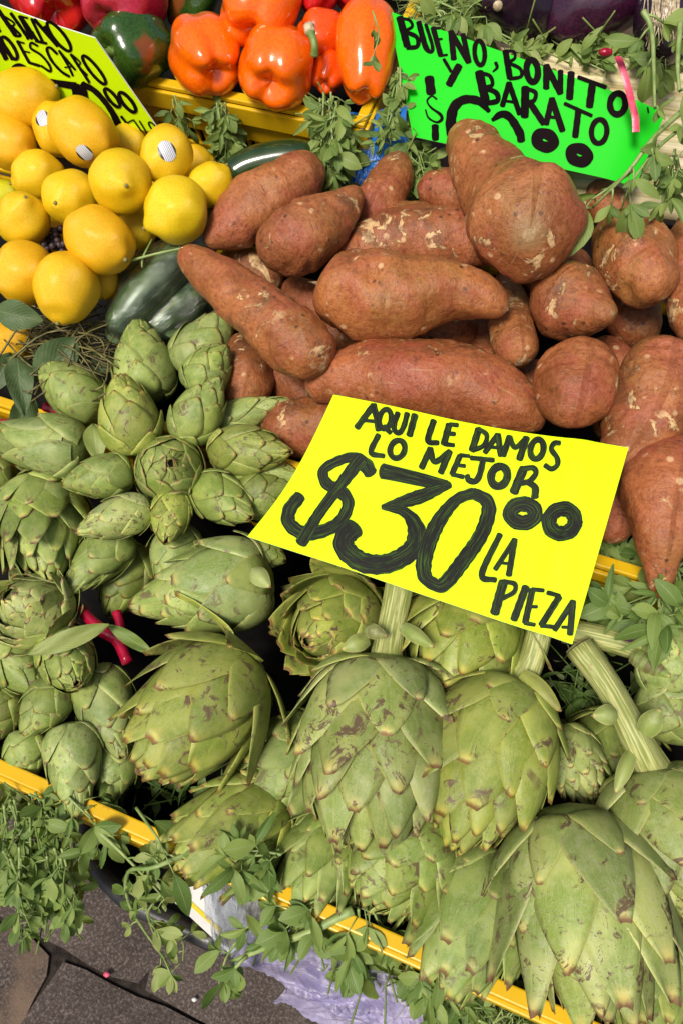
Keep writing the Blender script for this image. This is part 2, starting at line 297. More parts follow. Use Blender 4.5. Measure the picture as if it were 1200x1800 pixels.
# ------------------------------------------------------------------ SETTING: ground, paving stones
g = MB(); g.add([(-100, -100, .023), (100, -100, .023), (100, 100, .023), (-100, 100, .023)], [(0, 1, 2, 3)])
tag(obj('ground', g.mesh('ground', M_JOINT, False)), None, None, kind='structure')
pave = bpy.data.objects.new('pavement', None); col.objects.link(pave); pave['kind'] = 'structure'
def stone_mesh(sd):
    r = random.Random(sd); b = MB(); nx, ny = 7, 6; V = []
    for j in range(ny):
        for i in range(nx):
            a, c = i / (nx - 1), j / (ny - 1); ed = min(a, 1 - a, c, 1 - c); ex_ = (0 if 0 < i < nx - 1 else r.uniform(-.006, .006)); ey_ = (0 if 0 < j < ny - 1 else r.uniform(-.005, .005))
            rd = .020 * (min(a, 1 - a) < .01 and min(c, 1 - c) < .01)
            V.append((.5 * .292 * (2 * a - 1) * (1 - rd * 3) + ex_, .5 * .178 * (2 * c - 1) * (1 - rd * 3) + ey_, (.035 if ed > .01 else .030) + .0022 * noise.noise(Vector((a * 3, c * 3, sd * 5.1)))))
    Fc = [(j * nx + i, j * nx + i + 1, (j + 1) * nx + i + 1, (j + 1) * nx + i) for j in range(ny - 1) for i in range(nx - 1)]
    ring = [i for i in range(nx)] + [j * nx + nx - 1 for j in range(1, ny)] + [(ny - 1) * nx + i for i in range(nx - 2, -1, -1)] + [j * nx for j in range(ny - 2, 0, -1)]
    k = len(V); V += [(V[q][0], V[q][1], -.01) for q in ring]; n = len(ring); Fc += [(ring[(q + 1) % n], ring[q], k + q, k + (q + 1) % n) for q in range(n)]
    return mesh('paving_stone', V, Fc, None, M_STONE, False)
SM = [stone_mesh(i) for i in range(6)]
g0 = np.array([-0.5784, 0.2911, 0]) - ey * .093
for j in range(-5, 7):
    for i in range(-5, 8):
        p = g0 + ex * (i * .300 + (.15 if j % 2 else 0) + R.uniform(-.004, .004) - .02) + ey * (j * .186)
        o = obj('paving_stone', SM[R.randrange(6)], pave, Matrix.Translation(Vector(p)) @ Matrix.Rotation(-PSI + R.uniform(-.012, .012), 4, 'Z'))
        q = p - np.array([-.56, .2, 0]); o.color = (1, 1, 1, 1.0 if (q @ q) ** .5 < .17 else 0.0)
# ------------------------------------------------------------------ crates
def crate(x0, x1, s0, s1, h1, label, hd=.15, name='produce_crate', drop=0.0, lp=.018):
    kd = drop / (s1 - s0); es = globals()['es'] - globals()['nn'] * kd; nn = globals()['nn'] + globals()['es'] * kd; nn = nn / np.linalg.norm(nn); O_ = globals()['S'](0, s0, h1)
    def S(x, s, h): return O_ + ex * x + es * (s - s0) + nn * (h - h1)
    def PL(x, s): return S(x, s, 0)
    r = rootp(name, S((x0 + x1) / 2, (s0 + s1) / 2, h1 - hd), label, 'crate', 'yellow plastic produce crates')
    rim = MB(); t = .012; lip = .022
    def ring(a, dz0, dz1, w):   # rectangular ring, outward offset a
        X0, X1, Y0, Y1 = x0 - a, x1 + a, s0 - a, s1 + a
        rim.box(S(X0, Y0, h1 + dz0), ex * (X1 - X0), es * w, nn * (dz1 - dz0)); rim.box(S(X0, Y1 - w, h1 + dz0), ex * (X1 - X0), es * w, nn * (dz1 - dz0))
        rim.box(S(X0, Y0 + w, h1 + dz0), ex * w, es * (Y1 - Y0 - 2 * w), nn * (dz1 - dz0)); rim.box(S(X1 - w, Y0 + w, h1 + dz0), ex * w, es * (Y1 - Y0 - 2 * w), nn * (dz1 - dz0))
    ring(0, -.004, .002, .012); ring(.004, -lp, -.0045, .005)
    bevel(part('rim', rim.mesh('rim', M_YCR, False), r), .0015)
    rib = MB(); ring2 = MB()
    for (a, b, ln, inw) in ((S(x0, s0, 0), ex, x1 - x0, es), (S(x0, s1, 0), ex, x1 - x0, -es), (S(x0, s0, 0), es, s1 - s0, ex), (S(x1, s0, 0), es, s1 - s0, -ex)):
        k = max(4, int(ln / .035)); w = MB(); base = a + inw * .003
        for (z0, z1) in ((-.06, -lp - .0005), (-.105, -.085), (-hd, -hd + .03)): w.box(base + nn * (h1 + z0), b * ln, inw * .004, nn * (z1 - z0))
        for i in range(k + 1): w.box(base + b * ((ln - .009) * i / k) + inw * .0045 + nn * (h1 - hd + .001), b * .009, inw * .0055, nn * (hd - lp - .002))
        for i in range(k): w.box(base + b * (ln * (i + .5) / k) + inw * .0045 + nn * (h1 - hd + .02), b * .004, inw * .004, nn * (hd - .07)) if i % 2 else None
        part('side_panel', w.mesh('side_panel', M_YCR, False), r)
    fl = MB(); n = int((x1 - x0) / .03)
    for i in range(n): fl.box(S(x0 + .012 + (x1 - x0 - .03) * i / n, s0 + .012, h1 - hd), ex * .014, es * (s1 - s0 - .024), nn * .004)
    for i in range(6): fl.box(S(x0 + .012, s0 + .02 + (s1 - s0 - .05) * i / 5, h1 - hd + .0043), ex * (x1 - x0 - .024), es * .01, nn * .003)
    part('floor_grid', fl.mesh('floor_grid', M_YCR, False), r); return r
CR = [(-.83, .42, -.055, .285, -.030, 'long yellow plastic crate of artichokes at the front, its rim above the lilac bag', .15, .09),
 (-.395, .60, .302, .675, -.030, 'yellow plastic crate of sweet potatoes, its rim showing right of the price card', .13, .10),
 (-1.05, -.410, .302, .672, -.125, 'yellow plastic crate holding the lemons behind the dry twigs', .10, .06),
 (-1.10, -.236, .692, 1.04, .004, 'yellow plastic crate of bell peppers at the back', .15, .0)]
for c_ in CR: crate(*c_[:6], hd=c_[6], drop=c_[7], lp=.030 if c_[2] > .6 else .018)
M_GAPSHADE = m_simple('gap_shade_black', (.006, .006, .006), (.012, .011, .010), 30, .9, .05)  # near-black sheets added in the crates as deep shade between the produce
for c_, l_ in zip(CR, ('added black sheet standing in for shade in the front crate of artichokes', 'added black sheet standing in for shade under the sweet potatoes', 'added black sheet standing in for shade under the lemons', 'added black sheet standing in for shade under the bell peppers')):
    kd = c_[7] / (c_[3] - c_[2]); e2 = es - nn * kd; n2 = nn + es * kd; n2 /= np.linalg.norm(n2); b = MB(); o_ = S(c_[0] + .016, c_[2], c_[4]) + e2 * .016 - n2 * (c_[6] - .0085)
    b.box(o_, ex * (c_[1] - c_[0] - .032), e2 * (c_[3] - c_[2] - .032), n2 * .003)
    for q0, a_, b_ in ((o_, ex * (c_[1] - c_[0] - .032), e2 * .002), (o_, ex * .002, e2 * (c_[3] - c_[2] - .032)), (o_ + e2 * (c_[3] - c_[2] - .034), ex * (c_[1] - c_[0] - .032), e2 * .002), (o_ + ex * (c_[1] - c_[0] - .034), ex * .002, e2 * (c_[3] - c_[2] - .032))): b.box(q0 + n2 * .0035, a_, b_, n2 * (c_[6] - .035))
    tag(obj('gap_shade_sheet', b.mesh('gap_shade_sheet', M_GAPSHADE, False)), l_, 'shade_sheet', 'black sheets added as gap shade in the crates')
tb = rootp('trestle_table', S(0, .5, -.28), 'dark wooden sloping table under the crates, hidden in their shade', 'table')
for i in range(7):
    b = MB(); b.box(S(-1.1, -.03 + i * .185, -.315), ex * 2.0, es * .175, nn * .025); bevel(part('board', b.mesh('board', M_WOOD, False), tb), .003)
for x in (-1.0, .8):
    for s in (.08, 1.1):
        q = S(x, s, -.3155); b = MB(); b.box(np.array([q[0] - .03, q[1] - .03, .037]), (.06, 0, 0), (0, .06, 0), (0, 0, q[2] - .039)); part('leg', b.mesh('leg', M_WOOD, False), tb)
# support blocks below crates whose floor sits higher than table (stepped pile)
def block(x0, x1, s0, s1, ha, hb, label):
    b = MB(); b.box(S(x0, s0, ha), ex * (x1 - x0), es * (s1 - s0), nn * (hb - ha)); o = obj('wooden_riser', b.mesh('wooden_riser', M_WOOD, False)); bevel(o, .003); tag(o, label, 'riser')
block(-.60, .56, -.02, .03, -.289, -.206, 'dark board lifting the front of the front crates off the table'); block(-1.0, .55, .33, .38, -.289, -.236, 'dark board lifting the front of the middle crates off the table'); block(-1.0, -.3, .74, 1.0, -.289, -.151, 'thick dark riser under the pepper crate')
# ------------------------------------------------------------------ ARTICHOKES
PROF = {
 'globe': ([.22, .62, .88, .99, 1, .93, .76, .52, .27, .08], [0, .02, .12, .28, .46, .62, .77, .88, .96, 1.0]),
 'oval':  ([.25, .62, .86, .98, .99, .88, .70, .48, .27, .10], [0, .03, .14, .28, .42, .58, .72, .84, .93, 1.0]),
 'cone':  ([.30, .70, .93, 1.0, .94, .82, .66, .48, .28, .10], [0, .03, .12, .25, .40, .54, .67, .79, .90, 1.0])}
def art_type(prof, asp, N, ell, hw, lift, p, seed, ns=9, nq=6, s_end=.66, jit=1.0, rl=.45, ctip=.11, cup=0.0):
    r = random.Random(seed); A, Z = PROF[prof]; A = cat_rom([[a * .5, z * asp, 0] for a, z in zip(A, Z)], 120)
    ds = np.r_[0, np.cumsum(np.linalg.norm(np.diff(A, axis=0), axis=1))]; Ltot = ds[-1]
    def pf(s):
        if s >= Ltot: return max(.5 * .08 - (s - Ltot) * .3, .008), asp + (s - Ltot) * .8, .5, .85
        a = np.interp(s, ds, A[:, 0]); z = np.interp(s, ds, A[:, 1]); e = .03
        a2 = np.interp(min(s + e, Ltot), ds, A[:, 0]); z2 = np.interp(min(s + e, Ltot), ds, A[:, 1]); a1 = np.interp(max(s - e, 0), ds, A[:, 0]); z1 = np.interp(max(s - e, 0), ds, A[:, 1])
        t = np.array([a2 - a1, z2 - z1]); t /= np.linalg.norm(t) + 1e-9; return a, z, t[1], -t[0]
    out = []
    for i in range(N):
        f = i / (N - 1); s0 = Ltot * (.02 + s_end * f ** .92); l = Ltot * ell * (.62 + .38 * min(1, f / .22)) * r.uniform(1 - .10 * jit, 1 + .06 * jit); l = min(l, Ltot * 1.015 - s0 + .02 * r.random())
        w0 = hw * (.62 + .38 * min(1, f / .2)) * (1 - .52 * max(0, (f - .35) / .65)) * r.uniform(.93, 1.07); lf = lift(f) * r.uniform(1 - rl, 1 + rl)
        tw = r.uniform(-.05, .05) * jit; wav = r.uniform(-1, 1); curl = r.uniform(-.012, .02) * (1 + lf * 10); G = np.zeros((2, ns, nq, 3))
        for a in range(ns):
            sg = a / (ns - 1); sg = sg ** .9
            pr_, pz, nr, nz = pf(s0 + sg * l)
            w = w0 * (.72 + .28 * math.sin(math.pi / 2 * min(sg / .38, 1))) * ((1 - max(0, (sg - .30) / .70) ** p) * (1 - ctip) + ctip)
            w *= 1 + .07 * noise.noise(Vector((sg * 5, i * 3.1, seed)))
            rho = max(pr_, .26) + lf * sg * 1.2
            for b in range(nq):
                q = 2 * b / (nq - 1) - 1; al = max(-1.5, min(1.5, q * w / rho)) + tw * sg
                off = -.018 + .050 * sg + lf * sg ** 1.9 - .010 * q * q * (1 - sg) + curl * sg ** 5 + .010 * (1 - abs(q)) ** 1.0 * sg + .006 * wav * math.sin(3 * sg + 2.5 * q) * sg * jit
                off -= cup * w * q * q * sg ** 1.2
                off += .016 * q * q * lf * 12 * sg * (1 if wav > 0 else -.6)
                th = (.020 * (1 - sg) + .011) * (1 - .75 * q * q)
                for k, o_ in enumerate((off, off - th)):
                    G[k, a, b] = ((pr_ - rho) + rho * math.cos(al) + o_ * nr * math.cos(al), rho * math.sin(al) + o_ * nr * math.sin(al), pz + o_ * nz)
        ang = i * 2.39996 + r.uniform(-.08, .08) * jit; ca, sa = math.cos(ang), math.sin(ang); V = G.reshape(-1, 3).copy(); x, y = V[:, 0].copy(), V[:, 1].copy(); V[:, 0] = x * ca - y * sa; V[:, 1] = x * sa + y * ca
        k = ns * nq; Fc = []
        for a in range(ns - 1):
            for b in range(nq - 1):
                c = a * nq + b; Fc.append((c, c + 1, c + nq + 1, c + nq)); Fc.append((k + c, k + c + nq, k + c + nq + 1, k + c + 1))
        for a in range(ns - 1):
            c = a * nq; Fc.append((c, c + nq, k + c + nq, k + c)); c = a * nq + nq - 1; Fc.append((c, k + c, k + c + nq, c + nq))
        for b in range(nq - 1): c = (ns - 1) * nq + b; Fc.append((c, c + 1, k + c + 1, k + c))
        uv = [(b / (nq - 1), a / (ns - 1)) for _ in range(2) for a in range(ns) for b in range(nq)]
        out.append(mesh('bract', V, Fc, uv, M_BR))
    P = [[0, 0, z] for z in np.linspace(.01, asp * .93, 14)]; rr = [np.interp(z[2], A[:, 1], A[:, 0]) * .90 for z in P]; rr = [max(x, .02) for x in rr]
    V, Fc, U = tube_arr(np.array(P), np.array(rr), 16); return out, mesh('heart', V, Fc, U, M_CORE), asp
TY = {
 'small': art_type('oval', 1.35, 27, .50, .47, lambda f: .012 + .02 * (f < .2), 1.7, 1, 10, 7, ctip=.05), 'small2': art_type('oval', 1.45, 26, .52, .46, lambda f: .018 + .03 * (f < .2), 1.6, 2, 10, 7, ctip=.05),
 'slim': art_type('cone', 1.6, 26, .50, .44, lambda f: .014 + .03 * (f < .25), 1.5, 3, 10, 7, ctip=.04), 'cone': art_type('cone', 1.45, 27, .50, .47, lambda f: .012 + .02 * (f < .2), 1.7, 4, 10, 7, ctip=.05),
 'ball': art_type('globe', 1.02, 46, .40, .40, lambda f: .014, 1.9, 5, s_end=.80), 'mid': art_type('cone', 1.4, 42, .46, .36, lambda f: .03 + .05 * (f < .4), 1.6, 12, 12, 8, cup=.1),
 'big': art_type('globe', 1.16, 68, .37, .27, lambda f: .03 + .17 * math.sin(math.pi * min(1, f * 1.1 + .03)), 1.7, 6, 12, 7, cup=.25), 'big2': art_type('oval', 1.22, 62, .38, .28, lambda f: .025 + .13 * math.sin(math.pi * min(1, f * 1.1)), 1.7, 7, 12, 7, cup=.24),
 'big3': art_type('oval', 1.25, 64, .43, .255, lambda f: .03 + .20 * math.sin(math.pi * min(1, f * 1.05 + .05)), 1.5, 8, 12, 7, cup=.28),
 'open': art_type('oval', 1.18, 62, .44, .29, lambda f: .02 + .24 * max(0, 1 - f * 1.3) ** .7, 1.8, 9, 12, 7, rl=.35, cup=.2, s_end=.76), 'open2': art_type('globe', 1.05, 58, .42, .28, lambda f: .05 + .24 * max(0, 1 - f * 1.0), 1.7, 10, 12, 7, rl=.3, cup=.25, s_end=.76)}
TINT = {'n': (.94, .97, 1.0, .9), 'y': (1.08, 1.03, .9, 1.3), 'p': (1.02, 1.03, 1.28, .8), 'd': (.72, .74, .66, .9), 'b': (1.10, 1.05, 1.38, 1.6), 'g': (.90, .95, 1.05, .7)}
ART = [ # base u,v,h  tip u,v,h  width px, type, tint, label
 (262, 706, -.03, 240, 560, -.015, 106, 'cone', 'n', 'tall pointed artichoke standing at the top of the cluster, below the wrapped cucumber'),
 (322, 660, -.045, 404, 548, -.02, 104, 'cone', 'p', 'pale blunt artichoke with a grey bruise beside the long diagonal sweet potato'),
 (336, 690, -.015, 398, 612, .0, 82, 'small', 'n', 'small artichoke overlapping the bruised pale one in front'),
 (178, 732, -.03, 76, 640, -.005, 94, 'small', 'n', 'smooth plump artichoke pointing up left at the dry twigs'),
 (242, 800, -.01, 212, 664, .03, 106, 'small2', 'y', 'artichoke with a yellow-green opening tip, upright just above the round central one'),
 (318, 778, -.012, 384, 668, .012, 88, 'small', 'n', 'oval artichoke leaning right just above the round central one'),
 (378, 750, -.04, 505, 706, -.03, 66, 'slim', 'p', 'slim artichoke with a pale frayed tip, topmost on the right of the cluster'),
 (374, 790, -.02, 505, 794, .0, 90, 'small2', 'y', 'bright yellowish artichoke pointing right towards the price card'),
 (400, 826, -.045, 520, 838, -.028, 84, 'small', 'n', 'shaded artichoke tucked beneath the yellowish one left of the price card'),
 (299, 836, -.055, 300, 816, .03, 119, 'ball', 'n', 'round artichoke seen straight from its tip at the centre of the cluster'),
 (348, 850, -.03, 438, 908, -.005, 88, 'small2', 'n', 'artichoke with a dark brown tip pointing at the lower left corner of the price card'),
 (155, 792, -.02, -30, 768, -.01, 106, 'slim', 'p', 'long pale artichoke lying flat and pointing to the left edge'),
 (234, 828, -.005, 116, 850, .012, 78, 'small', 'n', 'small oval artichoke with brown tip lying directly left of the round central one'),
 (266, 890, .0, 141, 934, .02, 74, 'small2', 'b', 'small artichoke streaked with dark brown, lying below left of the round central one'),
 (306, 870, -.02, 292, 950, .012, 72, 'small', 'y', 'little artichoke with brown speckled tip right below the round central one'),
 (322, 930, -.05, 293, 1030, -.03, 92, 'small2', 'g', 'artichoke pointing straight down under the little speckled one'),
 (222, 935, -.055, 122, 1036, -.03, 92, 'cone', 'g', 'artichoke pointing down left beneath the dark-streaked small one'),
 (66, 852, -.055, 88, 1012, -.02, 150, 'big2', 'n', 'large broad artichoke pointing down beside the left edge'),
 (245, 960, -.10, 195, 1078, -.085, 105, 'small', 'd', 'dark shaded artichoke deep in the pile above the red stalks'),
 (30, 840, -.06, -40, 838, -.05, 70, 'small', 'd', 'artichoke mostly cut off by the left edge above the large broad one'),
 (100, 1092, -.06, 18, 1046, .0, 138, 'big2', 'b', 'round brownish artichoke with scorched tip at the left edge'),
 (-5, 1115, -.08, 62, 1208, -.05, 112, 'small', 'n', 'artichoke behind the grey-green loose leaf at the left edge'),
 (102, 1120, -.06, 134, 1196, .0, 98, 'ball', 'n', 'round artichoke facing outward beneath the grey-green loose leaf'),
 (112, 1200, -.045, 44, 1288, -.03, 84, 'small', 'n', 'artichoke pointing down left below the round one under the loose leaf'),
 (168, 1180, -.06, 212, 1326, -.045, 104, 'cone', 'p', 'pale grey-green artichoke left of the big opened one'),
 (125, 1272, -.035, 137, 1430, -.03, 100, 'cone', 'p', 'pale silvery artichoke pointing down over the crate rim'),
 (56, 1285, -.05, 32, 1388, -.045, 80, 'cone', 'n', 'small artichoke hanging at the yellow rim, left of the silvery one'),
 (15, 1210, -.08, -10, 1300, -.07, 84, 'small', 'd', 'artichoke cut off at the left edge, low in the pile'),
 (212, 1300, -.07, 190, 1408, -.06, 84, 'small', 'g', 'small shaded artichoke right of the silvery one'),
 (478, 1010, -.035, 246, 1064, -.025, 158, 'mid', 'p', 'large pale artichoke with pointed tips lying to the left, above the big opened one'),
 (440, 960, -.04, 498, 985, -.035, 60, 'small', 'd', 'little shaded artichoke bud under the lower left corner of the price card'),
 (425, 880, -.04, 508, 856, -.026, 92, 'small', 'd', 'artichoke bud wedged behind the brown-tipped one beside the card'),
 (440, 1150, -.02, 262, 1345, .005, 196, 'open', 'y', 'big opened artichoke with spreading browned leaves, left of the centre'),
 (622, 1070, -.07, 545, 1125, .0, 160, 'open', 'y', 'opened artichoke showing its yellow heart under the bottom edge of the price card'),
 (672, 1152, .0, 652, 1478, -.01, 236, 'big', 'b', 'large grey-mottled artichoke with stem, hanging at the centre below the price card'),
 (905, 1192, -.005, 800, 1478, -.01, 212, 'big2', 'y', 'bright yellow-green artichoke with stem, right of the central grey-mottled one'),
 (850, 1050, -.045, 782, 1198, -.02, 196, 'open2', 'y', 'loose-leaved artichoke half hidden behind the lower edge of the price card'),
 (1000, 1415, -.01, 1045, 1765, -.02, 250, 'big3', 'b', 'largest artichoke with drooping scratched leaves at the bottom right'),
 (1140, 1345, -.02, 1215, 1600, -.03, 215, 'big2', 'b', 'brown-scratched artichoke on the thick diagonal stem at the right edge'),
 (880, 1490, -.055, 782, 1732, -.045, 186, 'big3', 'g', 'artichoke with a dark spot hanging over the yellow rim at the lower centre right'),
 (745, 1420, -.045, 648, 1588, -.03, 196, 'big2', 'n', 'wide artichoke directly beneath the central grey-mottled one'),
 (596, 1430, -.06, 528, 1594, -.045, 128, 'big3', 'g', 'narrow artichoke left of the wide one, touching the rim'),
 (500, 1395, -.05, 322, 1512, -.04, 148, 'big3', 'y', 'low artichoke pointing left over the yellow rim below the big opened one'),
 (585, 1290, -.07, 432, 1408, -.055, 160, 'big2', 'g', 'shaded artichoke wedged between the big opened one and the central grey-mottled one'),
 (1150, 1590, -.06, 1112, 1815, -.05, 168, 'big3', 'n', 'artichoke behind the largest one in the bottom right corner'),
 (985, 1275, -.06, 1035, 1410, -.05, 96, 'big2', 'b', 'brownish artichoke squeezed right of the bright yellow-green one'),
 (1090, 1255, -.10, 1060, 1400, -.09, 150, 'big2', 'd', 'dark shaded artichoke behind the thick diagonal stem'),
 (1115, 1225, -.055, 1270, 1285, -.04, 120, 'slim', 'p', 'pale artichoke lying to the right edge above the scratched one on the diagonal stem'),
 (1120, 1140, -.035, 1290, 1190, -.02, 128, 'cone', 'p', 'silvery artichoke with purple leaf bases on the horizontal stem at the right edge'),
]
for (a, b, c, d, e, f, w, ty, ti, lab) in ART:
    B = PT(a, b, c); T = PT(d, e, f); Lg = np.linalg.norm(T - B); mid = (B + T) / 2; Wd = pxm(mid, w); x, y, z = frame(T - B); ms, core, asp = TY[ty]
    sc = (Wd, Wd, Lg / asp); rot = R.uniform(0, 6.28); M = mat4(x, y, z, B) @ Matrix.Rotation(rot, 4, 'Z') @ Matrix.Diagonal((*sc, 1))
    r = root('artichoke', M, lab, 'artichoke', 'artichokes heaped in the front crates'); tc = TINT[ti]; k = R.uniform(.9, 1.1)
    o = obj('heart', core, r); o.color = (1, 1, 1, 1)
    for m in ms:
        o = obj('bract', m, r, Matrix.Rotation(R.uniform(-.07, .07), 4, 'Z') @ Matrix.Rotation(R.uniform(-.025, .025), 4, 'X')); kk = k * R.uniform(.74, 1.10); o.color = (tc[0] * kk, tc[1] * kk, tc[2] * kk * R.uniform(.85, 1.15), tc[3])
    r['_k'] = 0; del r['_k']
    def stem(pts, rpx, cut=True):
        P = [PT(*q) for q in pts]; rr = [pxm(p, x) for p, x in zip(P, rpx)]; mb = MB(); mb.tube(P, rr, 20, 14, lambda t, a: 1 + .05 * math.cos(9 * a) + .03 * math.cos(5 * a + 1)); part('stem', mb.mesh('stem', M_STEM), r)
        if cut:
            d_ = P[-1] - P[-2]; d_ /= np.linalg.norm(d_); xx, yy, zz = frame(d_); V = [P[-1] + d_ * rr[-1] * .2] + [P[-1] + d_ * rr[-1] * .17 + (xx * math.cos(t) + yy * math.sin(t)) * rr[-1] * .93 for t in np.linspace(0, 6.28, 17)[:-1]]
            part('cut_end', mesh('cut_end', V, [(0, i + 1, (i + 1) % 16 + 1) for i in range(16)], None, M_CUT), r)
    def side_bract(u0, v0, u1, v1, wpx, h=.02, mt=None):
        p0, p1 = PT(u0, v0, h), PT(u1, v1, h + .006); zz = p1 - p0; ln = np.linalg.norm(zz); n_ = cam - p0; yy = n_ - zz * (n_ @ zz) / ln ** 2; yy /= np.linalg.norm(yy); xx = np.cross(yy, zz / ln); V = []; U = []; n1, n2 = 8, 6; hw = pxm(p0, wpx) / 2
        for k_, of in enumerate((0, -.002)):
            for a_ in range(n1):
                for b_ in range(n2):
                    t_ = a_ / (n1 - 1); q_ = 2 * b_ / (n2 - 1) - 1; ww = hw * .8 * math.sin(math.pi * (.22 + .76 * t_)) ** .85
                    V.append(p0 + zz * t_ + xx * ww * q_ + yy * (of * (1 - q_ * q_) + .006 * math.sin(t_ * 3.14) - .8 * ww * q_ * q_)); U.append((b_ / (n2 - 1), t_))
        k_ = n1 * n2; Fc = [(i * n2 + j, i * n2 + j + 1, (i + 1) * n2 + j + 1, (i + 1) * n2 + j) for i in range(n1 - 1) for j in range(n2 - 1)]; Fc += [tuple(k_ + q for q in f_[::-1]) for f_ in Fc]
        o = part('bract', mesh('bract', V, Fc, U, mt or M_BR), r); o.color = tc
    if lab.startswith('large grey-mottled'):
        stem([(678, 1165, -.005), (684, 1120, .012), (694, 1070, .02), (708, 1000, .03)], [30, 25, 24, 26]); side_bract(648, 1122, 600, 1142, 40, .035); side_bract(640, 1105, 680, 1118, 34, .04); side_bract(704, 1100, 762, 1138, 34, .035)
    if lab.startswith('bright yellow-green'):
        stem([(908, 1205, -.02), (930, 1170, -.005), (945, 1120, .0), (952, 1070, .01)], [30, 23, 22, 22]); side_bract(915, 1185, 985, 1250, 48, .015)
    if lab.startswith('brown-scratched'):
        stem([(1150, 1360, -.02), (1118, 1300, .005), (1070, 1210, .0), (1018, 1138, -.005)], [34, 27, 24, 27]); side_bract(1130, 1290, 1160, 1245, 50, .03); side_bract(1085, 1255, 1040, 1258, 46, .02); side_bract(1110, 1320, 1080, 1395, 34, .01)
    if lab.startswith('silvery artichoke with purple'):
        stem([(1135, 1142, -.03), (1100, 1132, -.02), (1050, 1120, -.02), (990, 1108, -.02)], [26, 23, 22, 22]); side_bract(1108, 1152, 1178, 1190, 40, .0); side_bract(1090, 1118, 1180, 1122, 26, .005, M_PURP)
    if lab.startswith('large pale artichoke'):
        side_bract(442, 1000, 475, 1032, 42, .03)
